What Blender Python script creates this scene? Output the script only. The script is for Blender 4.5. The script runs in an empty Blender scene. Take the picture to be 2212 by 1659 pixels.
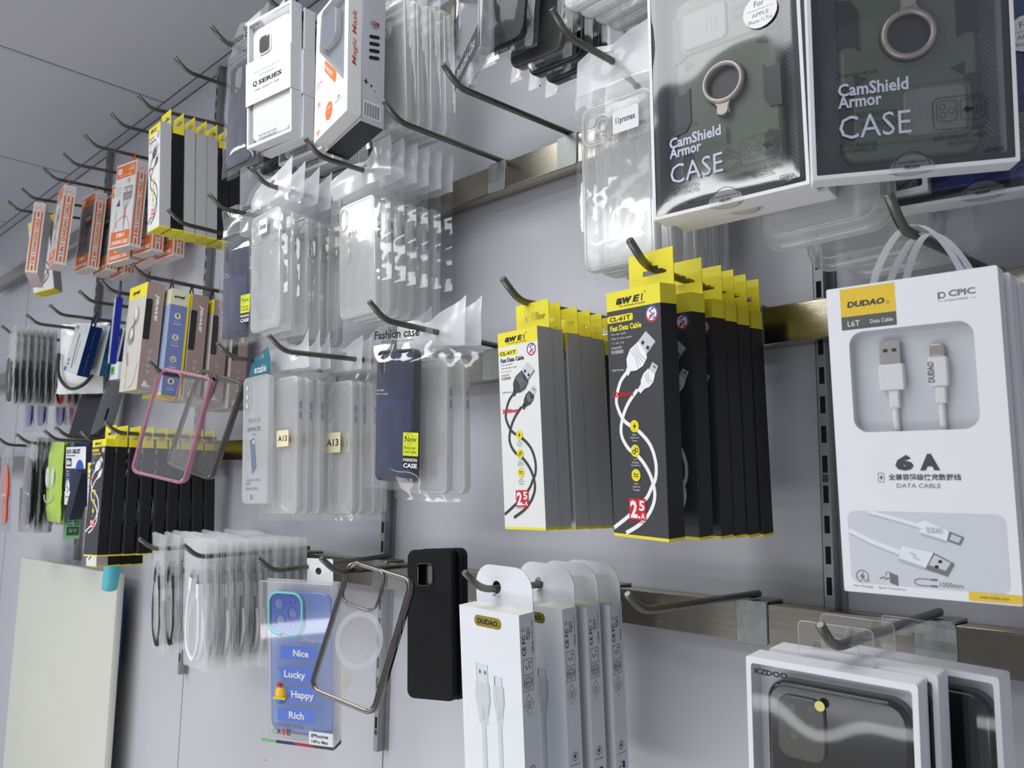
import bpy, bmesh, math, random
from mathutils import Vector, Matrix, noise
from mathutils.geometry import tessellate_polygon
R=math.radians; rnd=random.Random(7)
scene=bpy.context.scene; COL=scene.collection
# ------------------------------------------------------------------ camera (wall plane is y=0, camera 0.7 m in front of it)
Fpx,YAW,PIT,ROL=1778.,.7776,.13395,.01477
cy_,sy_,cp_,sp_,cr_,sr_=math.cos(YAW),math.sin(YAW),math.cos(PIT),math.sin(PIT),math.cos(ROL),math.sin(ROL)
cf=Vector((-sy_*cp_,cy_*cp_,sp_)); c0=Vector((cy_,sy_,0)); cu0=c0.cross(cf)
cr=cr_*c0+sr_*cu0; cu=-sr_*c0+cr_*cu0
cam=bpy.data.cameras.new('camera'); camo=bpy.data.objects.new('camera',cam); COL.objects.link(camo)
m=Matrix((cr,cu,-cf)).transposed().to_4x4(); m.translation=Vector((0,-.7,0)); camo.matrix_world=m
cam.sensor_width=36; cam.lens=36*Fpx/2212; cam.clip_start=.01
cam.dof.use_dof=True; cam.dof.focus_distance=.78; cam.dof.aperture_fstop=16
scene.camera=camo
scene.view_settings.view_transform='Standard'
scene.cycles.transparent_max_bounces=64; scene.cycles.max_bounces=6; scene.cycles.diffuse_bounces=2; scene.cycles.glossy_bounces=2; scene.cycles.transmission_bounces=2
scene.cycles.adaptive_threshold=.08; scene.cycles.use_light_tree=False; scene.cycles.caustics_reflective=False; scene.cycles.caustics_refractive=False; scene.cycles.sample_clamp_indirect=4
# ------------------------------------------------------------------ materials
def lin(c): 
    c=c/255; return c/12.92 if c<=.04045 else ((c+.055)/1.055)**2.4
def L4(c): return (lin(c[0]),lin(c[1]),lin(c[2]),1)
MAT={}
def M(name,col,rough=.5,metal=0,spec=.5,var=.04,scale=40,bump=0,bscale=200,coat=0,emit=0,stretch=None):
    if name in MAT: return MAT[name]
    mt=bpy.data.materials.new(name); mt.use_nodes=True; nt=mt.node_tree; b=nt.nodes['Principled BSDF']
    b.inputs['Roughness'].default_value=rough; b.inputs['Metallic'].default_value=metal; b.inputs['Specular IOR Level'].default_value=spec
    b.inputs['Coat Weight'].default_value=coat; b.inputs['Coat Roughness'].default_value=.08
    tc=nt.nodes.new('ShaderNodeTexCoord'); n=nt.nodes.new('ShaderNodeTexNoise'); n.inputs['Scale'].default_value=scale; n.inputs['Detail'].default_value=2
    src=tc.outputs['Object']
    if stretch:
        mp=nt.nodes.new('ShaderNodeMapping'); mp.inputs['Scale'].default_value=stretch; nt.links.new(src,mp.inputs['Vector']); src=mp.outputs['Vector']
    nt.links.new(src,n.inputs['Vector'])
    mx=nt.nodes.new('ShaderNodeMix'); mx.data_type='RGBA'
    c=L4(col); mx.inputs['A'].default_value=tuple(min(1,x*(1-var)) for x in c[:3])+(1,); mx.inputs['B'].default_value=tuple(min(1,x*(1+var)) for x in c[:3])+(1,)
    nt.links.new(n.outputs['Fac'],mx.inputs['Factor']); nt.links.new(mx.outputs['Result'],b.inputs['Base Color'])
    if metal or rough<.35:
        mr=nt.nodes.new('ShaderNodeMapRange'); mr.inputs['To Min'].default_value=rough*.8; mr.inputs['To Max'].default_value=min(1,rough*1.25)
        nt.links.new(n.outputs['Fac'],mr.inputs['Value']); nt.links.new(mr.outputs['Result'],b.inputs['Roughness'])
    if bump:
        n2=nt.nodes.new('ShaderNodeTexNoise'); n2.inputs['Scale'].default_value=bscale; nt.links.new(src,n2.inputs['Vector'])
        bp=nt.nodes.new('ShaderNodeBump'); bp.inputs['Strength'].default_value=bump; bp.inputs['Distance'].default_value=.001
        nt.links.new(n2.outputs['Fac'],bp.inputs['Height']); nt.links.new(bp.outputs['Normal'],b.inputs['Normal'])
    if emit: b.inputs['Emission Color'].default_value=L4(col); b.inputs['Emission Strength'].default_value=emit
    MAT[name]=mt; return mt
def G(name,col,op=.1,edge=.5,rough=.08,bump=0,bscale=60,gl=1.0,tint=None):
    """see-through plastic: clear + coloured body, more solid at grazing angles, with a gloss on top"""
    if name in MAT: return MAT[name]
    mt=bpy.data.materials.new(name); mt.use_nodes=True; nt=mt.node_tree; N=nt.nodes; N.remove(N['Principled BSDF']); out=N['Material Output']
    tr=N.new('ShaderNodeBsdfTransparent'); tr.inputs['Color'].default_value=L4(tint) if tint else (1,1,1,1)
    df=N.new('ShaderNodeBsdfDiffuse'); df.inputs['Color'].default_value=L4(col)
    tl=N.new('ShaderNodeBsdfTranslucent'); tl.inputs['Color'].default_value=L4(col)
    dm=N.new('ShaderNodeMixShader'); dm.inputs[0].default_value=.35; nt.links.new(df.outputs[0],dm.inputs[1]); nt.links.new(tl.outputs[0],dm.inputs[2])
    gs=N.new('ShaderNodeBsdfGlossy'); gs.inputs['Roughness'].default_value=rough; gs.inputs['Color'].default_value=(1,1,1,1)
    lw=N.new('ShaderNodeLayerWeight'); lw.inputs['Blend'].default_value=.5
    p2=N.new('ShaderNodeMath'); p2.operation='POWER'; p2.inputs[1].default_value=1.7; nt.links.new(lw.outputs['Facing'],p2.inputs[0])
    if bump:
        tc=N.new('ShaderNodeTexCoord'); ns=N.new('ShaderNodeTexNoise'); ns.inputs['Scale'].default_value=bscale; ns.inputs['Detail'].default_value=1
        nt.links.new(tc.outputs['Object'],ns.inputs['Vector'])
    mr=N.new('ShaderNodeMapRange'); mr.inputs['To Min'].default_value=op; mr.inputs['To Max'].default_value=edge
    nt.links.new(p2.outputs[0],mr.inputs['Value'])
    m1=N.new('ShaderNodeMixShader'); nt.links.new(mr.outputs[0],m1.inputs[0]); nt.links.new(tr.outputs[0],m1.inputs[1]); nt.links.new(dm.outputs[0],m1.inputs[2])
    lf=N.new('ShaderNodeLayerWeight'); lf.inputs['Blend'].default_value=.5
    pw=N.new('ShaderNodeMath'); pw.operation='POWER'; pw.inputs[1].default_value=4.0; nt.links.new(lf.outputs['Facing'],pw.inputs[0])
    mu=N.new('ShaderNodeMath'); mu.operation='MULTIPLY_ADD'; mu.inputs[1].default_value=.8*gl; mu.inputs[2].default_value=.045*gl; mu.use_clamp=True; nt.links.new(pw.outputs[0],mu.inputs[0])
    m2=N.new('ShaderNodeMixShader'); nt.links.new(mu.outputs[0],m2.inputs[0]); nt.links.new(m1.outputs[0],m2.inputs[1]); nt.links.new(gs.outputs[0],m2.inputs[2])
    if bump:
        bp=N.new('ShaderNodeBump'); bp.inputs['Strength'].default_value=bump; bp.inputs['Distance'].default_value=.0012
        nt.links.new(ns.outputs['Fac'],bp.inputs['Height'])
        for x in (gs,lf): nt.links.new(bp.outputs['Normal'],x.inputs['Normal'])
    nt.links.new(m2.outputs[0],out.inputs['Surface']); MAT[name]=mt; return mt
WALL=M('laminate_wall',(202,202,208),.25,spec=.5,var=.02,scale=3)
CEIL=M('ceiling_tile',(196,197,204),.7,var=.02,scale=60,bump=.05)
TRIM=M('ceiling_trim',(186,189,198),.55)
SEAM=M('seam_dark_grey',(70,70,72),.8)  # dark grey for panel joints, trim lines and wall specks
STEEL=M('brushed_steel',(172,166,148),.19,1,var=.12,scale=6,stretch=(3,40,60),bump=.05,bscale=30)
HOOK=M('wire_steel',(112,112,106),.36,1,var=.25,scale=90)
ZINC=M('zinc_plate',(150,156,152),.42,1,var=.22,scale=120)
UPR=M('galvanised_upright',(158,160,162),.45,.55,var=.12,scale=70)
BLACK=M('slot_black',(8,8,8),.9); WHITE=M('white_card',(240,240,243),.45,var=.015); INK=M('black_ink',(20,20,22),.5)
YEL=M('yellow_card',(240,226,52),.42,var=.03); YELD=M('yellow_print',(240,224,30),.42)
GREYC=M('grey_card',(186,186,188),.5); DARKC=M('dark_print_card',(64,65,68),.42); BLKC=M('black_card',(20,20,21),.38)
LGREY=M('pale_card',(232,232,230),.45); RED=M('red_print',(206,32,40),.5); ORANGE=M('orange_print',(226,112,36),.5)
MGREY=M('mid_grey_print',(120,122,126),.5); SILV=M('silver_print',(206,208,212),.35); PALE=M('pale_print',(226,228,230),.4); PWHITE=M('white_print',(246,246,248),.4)
GOLD=M('gold_print',(150,132,40),.25,.7); NAVY=M('navy_print',(40,46,84),.5); BLUEP=M('blue_print',(52,86,176),.5)
FILM=G('cellophane',(252,253,255),.006,.22,.06,.6,48,1.2); HEAD=G('white_header_film',(251,252,254),.76,.92,.16,.5,26,1.2)
WINDOW=G('window_film',(255,255,255),.006,.08,.07,.1,8,2.0)
WINDOW2=G('soft_window_film',(255,255,255),.004,.06,.05,.12,8,.9)
TPU=G('clear_tpu',(252,253,252),.3,.8,.1,0,20,1.2); TPUE=G('clear_tpu_rim',(252,253,252),.5,.9,.1,0,20,1.4)
PET=G('clear_box_plastic',(250,250,255),.02,.3,.04,.1,10,1.6); POUCH=G('frosted_pouch',(250,251,252),.2,.8,.22,.8,30,1.1)
TRAY=G('blister_plastic',(236,236,236),.55,.85,.15,.1,20,1.2)
# ------------------------------------------------------------------ mesh builder
class MB:
    def __init__(s): s.v=[];s.f=[];s.mi=[];s.sm=[];s.ms=[]
    def mid(s,m):
        if m not in s.ms: s.ms.append(m)
        return s.ms.index(m)
    def add(s,vs,fs,m,smooth=False):
        o=len(s.v); s.v+=[tuple(v) for v in vs]; k=s.mid(m)
        for f in fs: s.f.append(tuple(i+o for i in f)); s.mi.append(k); s.sm.append(smooth)
    def box(s,x0,x1,y0,y1,z0,z1,m,fm=None):
        v=[(x,y,z) for z in(z0,z1) for y in(y0,y1) for x in(x0,x1)]
        F=dict(b=(0,2,3,1),t=(4,5,7,6),f=(0,1,5,4),k=(2,6,7,3),l=(0,4,6,2),r=(1,3,7,5))
        for k,f in F.items():
            mm=(fm or {}).get(k,m)
            if mm is not None: s.add([v[i] for i in f],[(0,1,2,3)],mm)
    def holed(s,outer,holes,y,m,flip=False):
        loops=[[Vector((p[0],y,p[1])) for p in l] for l in [outer]+holes]
        vs=[v for l in loops for v in l]
        s.add(vs,[t[::-1] if flip else t for t in tessellate_polygon(loops)],m)
    def bridge(s,a,b,m,smooth=True,closed=True):
        n=len(a); s.add(list(a)+list(b),[(i,(i+1)%n,n+(i+1)%n,n+i) for i in range(n if closed else n-1)],m,smooth)
    def slab(s,x0,x1,z0,z1,r,prof,m,n=5,cap0=True,cap1=True,holes=(),smooth=True,hm=None):
        rings=[[(p[0],y,p[1]) for p in rr(x0+i,x1-i,z0+i,z1-i,max(r-i,.0002),n)] for i,y in prof]
        for a,b in zip(rings,rings[1:]): s.bridge(a,b,m,smooth)
        H=[h for h in holes]
        if cap0: s.holed([(p[0],p[2]) for p in rings[0]],H,prof[0][1],m)
        if cap1: s.holed([(p[0],p[2]) for p in rings[-1]],H,prof[-1][1],m,True)
        if cap0 and cap1:
            for h in H: s.bridge([(p[0],prof[0][1],p[1]) for p in h],[(p[0],prof[-1][1],p[1]) for p in h],hm or m,False)
    def shell(s,x0,x1,z0,z1,r,d,t,m,holes=(),n=6,bev=.002,pm=None,inner=True):
        """phone cover: back panel at y=0 facing the viewer, open side at y=d"""
        pm=pm or m
        prof=[(bev,0),(bev*.3,bev*.3),(0,bev),(0,d-.0005),(.0004,d),(t*.8,d),(t,d-.0005),(t,t+.001),(t+.001,t)]
        rings=[[(p[0],y,p[1]) for p in rr(x0+i,x1-i,z0+i,z1-i,max(r-i,.0003),n)] for i,y in prof]
        for a,b in zip(rings,rings[1:]): s.bridge(a,b,m)
        H=list(holes)
        s.holed([(p[0],p[2]) for p in rings[0]],H,0,pm)
        if inner: s.holed([(p[0],p[2]) for p in rings[-1]],H,t,pm,True)
        for h in H: s.bridge([(p[0],0,p[1]) for p in h],[(p[0],t,p[1]) for p in h],m,False)
    def tube(s,pts,r,m,n=8,closed=False,cap=True):
        P=[Vector(p) for p in pts]; k=len(P); rings=[]; nrm=None
        for i,p in enumerate(P):
            a=P[i-1] if (i or closed) else P[i]; b=P[(i+1)%k] if (i<k-1 or closed) else P[i]
            t=(b-a).normalized()
            if nrm is None: nrm=t.orthogonal().normalized()
            nrm=(nrm-t*nrm.dot(t)).normalized(); bn=t.cross(nrm)
            rr_=r[i] if isinstance(r,(list,tuple)) else r
            rings.append([p+(nrm*math.cos(2*math.pi*j/n)+bn*math.sin(2*math.pi*j/n))*rr_ for j in range(n)])
        for a,b in zip(rings,rings[1:]): s.bridge(a,b,m)
        if closed:
            # align last ring to first
            a,b=rings[-1],rings[0]; sh=min(range(n),key=lambda q:(a[0]-b[q]).length); s.bridge(a,[b[(q+sh)%n] for q in range(n)],m)
        elif cap:
            s.add(rings[0],[tuple(range(n))[::-1]],m); s.add(rings[-1],[tuple(range(n))],m)
    def grid(s,fn,nu,nv,m,smooth=True,skip=None):
        vs=[fn(i/nu,j/nv) for j in range(nv+1) for i in range(nu+1)]
        s.add(vs,[(j*(nu+1)+i,j*(nu+1)+i+1,(j+1)*(nu+1)+i+1,(j+1)*(nu+1)+i) for j in range(nv) for i in range(nu) if not(skip and skip(i,j))],m,smooth)
    def dome(s,c,rx,ry,rz,m,n=12,k=6,half=True):
        """ellipsoid cap bulging to -y"""
        rings=[]
        for j in range(k+1):
            a=(math.pi/2 if half else math.pi)*j/k
            rings.append([(c[0]+rx*math.sin(a)*math.cos(2*math.pi*i/n)+1e-7*i,c[1]-ry*math.cos(a),c[2]+rz*math.sin(a)*math.sin(2*math.pi*i/n)) for i in range(n)])
        for a,b in zip(rings,rings[1:]): s.bridge(a,b,m)
    def build(s,name,parent=None,recalc=True):
        me=bpy.data.meshes.new(name); me.from_pydata(s.v,[],s.f)
        for mt in s.ms: me.materials.append(mt)
        me.polygons.foreach_set('material_index',s.mi); me.polygons.foreach_set('use_smooth',s.sm); me.update()
        if recalc:
            bm=bmesh.new(); bm.from_mesh(me); bmesh.ops.remove_doubles(bm,verts=bm.verts,dist=1e-6); bmesh.ops.recalc_face_normals(bm,faces=bm.faces); bm.to_mesh(me); bm.free()
        o=bpy.data.objects.new(name,me); COL.objects.link(o)
        if parent is not None: o.parent=parent
        return o
def rr(x0,x1,z0,z1,r,n=5):
    r=min(r,(x1-x0)/2*.999,(z1-z0)/2*.999); out=[]
    for cx,cz,a0 in((x1-r,z0+r,-90),(x1-r,z1-r,0),(x0+r,z1-r,90),(x0+r,z0+r,180)):
        for i in range(n+1):
            a=R(a0+90*i/n); out.append((cx+r*math.cos(a),cz+r*math.sin(a)))
    return out
def circ(cx,cz,r,n=20,rz=None): return [(cx+r*math.cos(2*math.pi*i/n),cz+(rz or r)*math.sin(2*math.pi*i/n)) for i in range(n)]
def cat(P,k=6):
    out=[]; P=[tuple(p) for p in P]; n=len(P)
    for i in range(n-1):
        a,b,c,d=P[max(i-1,0)],P[i],P[i+1],P[min(i+2,n-1)]
        for j in range(k):
            t=j/k; out.append(tuple(.5*((2*b[q])+(-a[q]+c[q])*t+(2*a[q]-5*b[q]+4*c[q]-d[q])*t*t+(-a[q]+3*b[q]-3*c[q]+d[q])*t**3) for q in range(len(b))))
    out.append(P[-1]); return out
TX={}
def text_mesh(t,bold,shear):
    k=(t,bold,shear)
    if k not in TX:
        cu_=bpy.data.curves.new('t','FONT'); cu_.body=t; cu_.resolution_u=2; cu_.offset=bold; cu_.shear=shear
        ob=bpy.data.objects.new('t',cu_); COL.objects.link(ob)
        dg=bpy.context.evaluated_depsgraph_get(); me=ob.evaluated_get(dg).to_mesh()
        v=[(p.co.x,p.co.y) for p in me.vertices]; f=[tuple(p.vertices) for p in me.polygons]
        bpy.data.objects.remove(ob); bpy.data.curves.remove(cu_)
        if not v: v=[(0,0),(1,0),(1,1)]; f=[]
        xs=[p[0] for p in v]; ys=[p[1] for p in v]
        TX[k]=(v,f,min(xs),max(xs),min(ys),max(ys))
    return TX[k]
class Art:
    """flat print on one face: u to the right and v downwards in millimetres from the face's top left corner"""
    def __init__(s,mb,o,ex,ez,k=1.0): s.b=mb; s.o=Vector(o); s.ex=Vector(ex); s.ez=Vector(ez); s.n=s.ex.cross(s.ez); s.k=k*.001
    def p(s,u,v,l=1): return s.o+s.ex*(u*s.k)-s.ez*(v*s.k)+s.n*(l*.00007)
    def poly(s,pts,m,l=1): s.b.add([s.p(u,v,l) for u,v in pts],[tuple(range(len(pts)))[::-1]],m)
    def rect(s,u0,v0,u1,v1,m,r=0,l=1):
        s.poly([(a,b) for a,b in rr(u0,u1,v0,v1,r,4)] if r else [(u0,v0),(u1,v0),(u1,v1),(u0,v1)],m,l)
    def disc(s,u,v,r,m,l=1,rv=None): s.poly(circ(u,v,r,20,rv),m,l)
    def ring(s,u,v,r0,r1,m,l=1,n=24,a0=0,a1=360):
        q=[(R(a0+(a1-a0)*i/n)) for i in range(n+1)]
        vs=[s.p(u+r0*math.cos(a),v+r0*math.sin(a),l) for a in q]+[s.p(u+r1*math.cos(a),v+r1*math.sin(a),l) for a in q]
        s.b.add(vs,[(i,i+1,n+2+i,n+1+i) for i in range(n)],m)
    def stroke(s,pts,w,m,l=1,smooth=True,k=6):
        P=[Vector(p) for p in (cat(pts,k) if smooth and len(pts)>2 else pts)]; a=[];b=[]
        for i,p in enumerate(P):
            t=(P[min(i+1,len(P)-1)]-P[max(i-1,0)]).normalized(); n=Vector((-t.y,t.x))*(w/2)
            a.append(s.p(*(p+n),l)); b.append(s.p(*(p-n),l))
        n=len(P); s.b.add(a+b,[(i,i+1,n+i+1,n+i) for i in range(n-1)],m)
    def frame(s,u0,v0,u1,v1,w,m,r=0,l=1):
        P=rr(u0,u1,v0,v1,r,4) if r else [(u0,v0),(u1,v0),(u1,v1),(u0,v1)]; Q=rr(u0+w,u1-w,v0+w,v1-w,max(r-w,.01),4) if r else [(u0+w,v0+w),(u1-w,v0+w),(u1-w,v1-w),(u0+w,v1-w)]
        s.b.bridge([s.p(*x,l) for x in P],[s.p(*x,l) for x in Q],m,False)
    def text(s,t,u0,v0,u1,v1,m,bold=0.0,shear=0.0,l=2,keep=False):
        v,f,a,b,c,d=text_mesh(t,bold,shear); sx=(u1-u0)/(b-a or 1); sy=(v1-v0)/(d-c or 1)
        s.b.add([s.p(u0+(x-a)*sx,v1-(y-c)*sy,l) for x,y in v],f,m)
def front(mb,w,y=0,k=1.0): return Art(mb,(-w/2,y,0),(1,0,0),(0,0,1),k)
def side(mb,w,d=0,k=1.0): return Art(mb,(w/2,d,0),(0,1,0),(0,0,1),k)      # right-hand face, u runs back from the front edge
def sideup(mb,w,z0,k=1.0): return Art(mb,(w/2,0,z0),(0,0,1),(0,-1,0),k)   # right-hand face, writing runs upwards; u up from z0, v back from the front edge
# ------------------------------------------------------------------ things
ORD=['foremost','second','third','fourth','fifth','sixth','seventh','eighth','ninth','tenth','eleventh','twelfth','thirteenth','fourteenth','fifteenth']
def tag(o,label,cat_,group=None,kind=None):
    if label: o['label']=label
    if cat_: o['category']=cat_
    if group: o['group']=group
    if kind: o['kind']=kind
    return o
def pose(o,p):
    x,z,y,yaw,pit,rol=p; o.rotation_mode='YXZ'; o.location=(x,-y,z); o.rotation_euler=(R(pit),R(rol),R(yaw)); return o
def thing(name,label,cat_,p,group=None):
    o=bpy.data.objects.new(name,None); o.empty_display_size=.02; COL.objects.link(o); pose(o,p); return tag(o,label,cat_,group)
def clone(root,p,label,group=None):
    def cp(o,par):
        c=o.copy(); COL.objects.link(c)
        if par is not None: c.parent=par
        for ch in list(o.children): cp(ch,c)
        return c
    r=cp(root,None); pose(r,p); r['label']=label
    if group: r['group']=group
    return r
def struct(name,mb): o=mb.build(name); o['kind']='structure'; return o
# ------------------------------------------------------------------ room
CZ=.846; X0,X1=-3.6,.9
mb=MB(); mb.box(X0,X1,0,.05,-1.3,CZ+.05,WALL)
for x in(-2.728,-2.128,-1.522,-.918,-.312): mb.box(x-.0006,x+.0006,-.0004,0,-1.3,CZ,SEAM)
mb.box(X0,X1,-.0004,0,.3785,.3797,M('faint_seam',(190,190,198),.5))
for i in range(46):
    x,z,q=rnd.uniform(-1.5,0.05),rnd.uniform(-.42,.62),rnd.uniform(.0006,.0016); mb.add([(x+q*math.cos(k*1.05)*rnd.uniform(.5,1.2),-.0003,z+q*math.sin(k*1.05)*rnd.uniform(.5,1.6)) for k in range(6)],[tuple(range(6))],SEAM)
struct('wall_back',mb)
mb=MB(); mb.box(X0,X1,-3.4,.05,CZ,CZ+.05,CEIL)
for x in(-2.962,-2.364,-1.757,-1.15,-.543,.06):
    mb.box(x-.001,x+.001,-3.4,-.021,CZ-.0006,CZ,SEAM); mb.box(x-.011,x-.001,-3.4,-.021,CZ-.0005,CZ,TRIM)
for y in(-.62,-1.22,-1.82,-2.42,-3.02): mb.box(X0,X1,y-.001,y+.001,CZ-.0006,CZ,SEAM)
struct('ceiling',mb)
mb=MB(); mb.box(X0,X1,-.021,0,CZ-.004,CZ,TRIM); mb.box(X0,X1,-.0225,-.021,CZ-.0015,CZ,SEAM); mb.box(X0,X1,-.0012,0,CZ-.0062,CZ-.004,SEAM); struct('trim_1',mb)
mb=MB(); mb.box(X0,X1,-3.4,.05,-1.35,-1.3,M('floor_tile',(205,203,198),.4,scale=8)); struct('floor',mb)
def seam(x): return x
# slotted uprights
UPX=(('right of the picture, behind the large cable box',-.3057,-.62,CZ-.03),('behind the steel edged clear case',-.9207,-.335,CZ-.03),('between the striped hanging rows, upper left',-1.5165,-.331,CZ-.0062),('on the far left behind the orange and white boxes',-2.1125,-.166,CZ-.0062))
for n,(w,x,z0,z1) in enumerate(UPX):
    mb=MB(); W=.0085; DP=.0145
    mb.box(x,x+W,-DP,-.0002,z0,z1,UPR); mb.box(x+W,x+W+.005,-.003,-.0002,z0,z1,UPR); mb.box(x-.003,x,-.003,-.0002,z0,z1,UPR)
    k=0; z=z1-.02
    while z>z0+.03:
        mb.box(x+.0022,x+.0066,-DP-.0003,-DP,z-.0145,z,BLACK); z-=.0253; k+=1
        if k%13==5: mb.box(x+.002,x+.0068,-DP-.0006,-DP,z-.0145+.0175,z-.0145+.0235,SEAM)
    tag(mb.build('slotted_upright'),'grey slotted metal upright '+w,'upright','slotted wall uprights')
# rails
RAILS=[(.652,-3.0,.6,'topmost steel rail, running the whole length of the wall'),(.395,-1.30,.6,'steel rail at the level of the two bare hooks, upper centre'),(.167,-1.30,.6,'steel rail behind the white and black cable boxes'),(-.0885,-1.30,.6,'lowest steel rail, behind the white tabbed cable boxes'),
 (.335,-3.0,-1.315,'steel rail on the left behind the earphone boxes'),(.0845,-3.0,-1.243,'steel rail on the left behind the long row of black and yellow boxes')]
for z,a,b,l in RAILS:
    mb=MB(); mb.slab(a,b,z-.033,z,.003,((.0006,-.0385),(0,-.038),(0,-.0135),(.0006,-.013)),STEEL,2)
    tag(mb.build('display_rail'),l,'rail','wall rails')
# hooks: elbow x, z, base z (row), length, label
def rowz(z): return min((r[0] for r in RAILS),key=lambda q:abs(q+.006-z))
def hook(x,z,label,bx=None,y=.195,tip=(0,-.021,.0165),row=None):
    rz=rowz(z) if row is None else row; bx=x if bx is None else bx
    o=thing('display_hook',label,'hook',(bx,rz,.038,0,0,0),'metal display hooks')
    b=Vector((0,-.0005+.012,.0068)); e=Vector((x-bx,-(y-.038),z-rz)); t=e+Vector(tip); d=(e-b).normalized(); d2=(t-e).normalized()
    pts=[b,b.lerp(e,.5),e-d*.012]+[(e-d*.012).lerp(e,s)*(1-s)+e.lerp(e+d2*.012,s)*s for s in(.25,.5,.75)]+[e+d2*.012,t-d2*.0008,t]
    mb=MB(); mb.tube(pts,[.0032]*(len(pts)-2)+[.0031,.0022],HOOK,10); mb.build('hook_rod',o)
    mb=MB(); W=.0145
    mb.slab(-W,W,-.0345,.0025,.003,((.0006,-.0024),(0,-.0018),(0,-.0006),(.0004,-.0003)),ZINC,3)
    mb.box(-W,W,-.0012,.0255,.0006,.0025,ZINC); mb.box(-W,W,.0256,.0268,-.012,.0025,ZINC); mb.build('rail_clip',o)
    return o
HK=[(-.957,.648,'hook holding the white boxed case with a paper sleeve, top row'),(-1.102,.654,'hook on the top row carrying the dark blue bagged case'),(-1.224,.652,'bare hook on the top row, left of the dark blue bagged case'),(-1.368,.640,'hook on the top row carrying the grey and black yellow tabbed boxes'),
(-1.489,.647,'bare hook ending just left of the yellow tabbed boxes on the top row'),(-1.623,.648,'hook on the top row carrying the nearest orange and white cable boxes'),(-1.74,.645,'hook on the top row between the two groups of orange boxes'),(-1.866,.649,'hook on the top row carrying the dark windowed orange box'),(-2.017,.644,'hook on the top row carrying the leftmost orange and white box'),(-2.12,.640,'last hook of the top row at the far left'),
(-1.073,.392,'hook carrying the navy bagged case in the second row'),(-1.209,.402,'bare hook in front of the yellow bottoms of the grey and black boxes'),(-1.339,.343,'hook carrying the brown and blue earphone boxes'),(-1.473,.339,'bare hook just left of the brown earphone boxes'),(-1.578,.338,'hook carrying the blue edged box beside the earphone boxes'),(-1.742,.337,'hook carrying the tilted blue and silver boxes'),(-1.889,.339,'hook carrying the white pouch with a black cable loop'),(-2.071,.340,'hook carrying the white cable bags at the far left edge'),
(-.436,.394,'hook carrying the clear bagged cases beside the boxed armour cases'),(-.825,.397,'hook carrying the right hand group of clear bagged cases, second row'),(-.955,.397,'hook carrying the left hand group of clear bagged cases, second row'),
(-.885,.168,'hook carrying the clear bagged cases with small yellow stickers'),(-1.019,.175,'hook carrying the flat clear pack with a teal top'),(-1.237,.173,'hook carrying the pink framed clear case'),
(-.684,.178,'hook carrying the bagged navy case with a yellow sticker'),(-.356,.174,'hook carrying the black and yellow cable boxes, right of centre'),(-.490,.168,'hook carrying the pale yellow topped cable boxes, centre'),(-.169,.162,'thick looking hook carrying the large white cable boxes at right'),
(-1.398,.091,'hook carrying the long row of black and yellow boxes, lower left'),(-1.641,.094,'hook above the dark blue wedge, lower left'),(-1.703,.090,'hook carrying the lime green smiling bag'),(-1.882,.091,'hook carrying the row of grey cable bags, lower left'),(-2.023,.091,'hook carrying the bag of orange cable at the left edge'),(-1.505,.080,'short looking hook left of the long black row, carrying the boxes underneath'),
(-1.225,-.086,'hook carrying the frosted pouch with a black cable'),(-1.078,-.088,'hook carrying the frosted pouch with a white cable'),
(-.16,.397,'hook hidden behind the right hand boxed armour case'),(-.285,.397,'hook hidden behind the left hand boxed armour case'),
(-.82,.652,'top row hook carrying the orange printed white box'),(-.60,.652,'top row hook carrying the clear narrow box and black cases'),(-.45,.652,'top row hook carrying clear bags at the top edge')]
for x,z,l in HK: hook(x,z,l)
hook(-.672,.392,'left of the two bare hooks in the upper centre',bx=-.681); hook(-.577,.397,'right of the two bare hooks in the upper centre',bx=-.57)
hook(-.362,-.082,'bare hook on the lowest rail right of the white tabbed boxes',bx=-.359,tip=(0,-.017,.0135)); hook(-.221,-.089,'hook carrying the black case in a white window box, lower right',bx=-.213,tip=(0,-.017,.0155))
hook(-.5307,-.082,'hook carrying the white tabbed cable boxes at the bottom',bx=-.520); hook(-.883,-.092,'hook carrying the blue case in a clear box',bx=-.886); hook(-.752,-.084,'hook carrying the steel edged clear case and the black case',bx=-.769)

# ------------------------------------------------------------------ cards with yellow tabs
def card(mb,w,h,d,levels,top,bot,back):
    """box with its front top edge at z=0; levels=[(z0,z1,front,side)]"""
    for a,b,fm,sm_ in levels:
        for vs,mm in((((-w/2,0,b),(w/2,0,b),(w/2,0,a),(-w/2,0,a)),fm),(((w/2,0,b),(w/2,d,b),(w/2,d,a),(w/2,0,a)),sm_),(((-w/2,0,b),(-w/2,d,b),(-w/2,d,a),(-w/2,0,a)),sm_),(((-w/2,d,b),(w/2,d,b),(w/2,d,a),(-w/2,d,a)),back)):
            mb.add(vs,[(0,1,2,3)],mm)
    mb.add([(-w/2,0,0),(w/2,0,0),(w/2,d,0),(-w/2,d,0)],[(0,1,2,3)],top); mb.add([(-w/2,0,-h),(w/2,0,-h),(w/2,d,-h),(-w/2,d,-h)],[(0,1,2,3)],bot)
def slot(cx,z,w=.012,h=.004,up=.003):
    return [(cx-w,z-h/2),(cx+w,z-h/2),(cx+w,z+h/2),(cx+.004,z+h/2),(cx+.004,z+h/2+up),(cx-.004,z+h/2+up),(cx-.004,z+h/2),(cx-w,z+h/2)]
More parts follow.
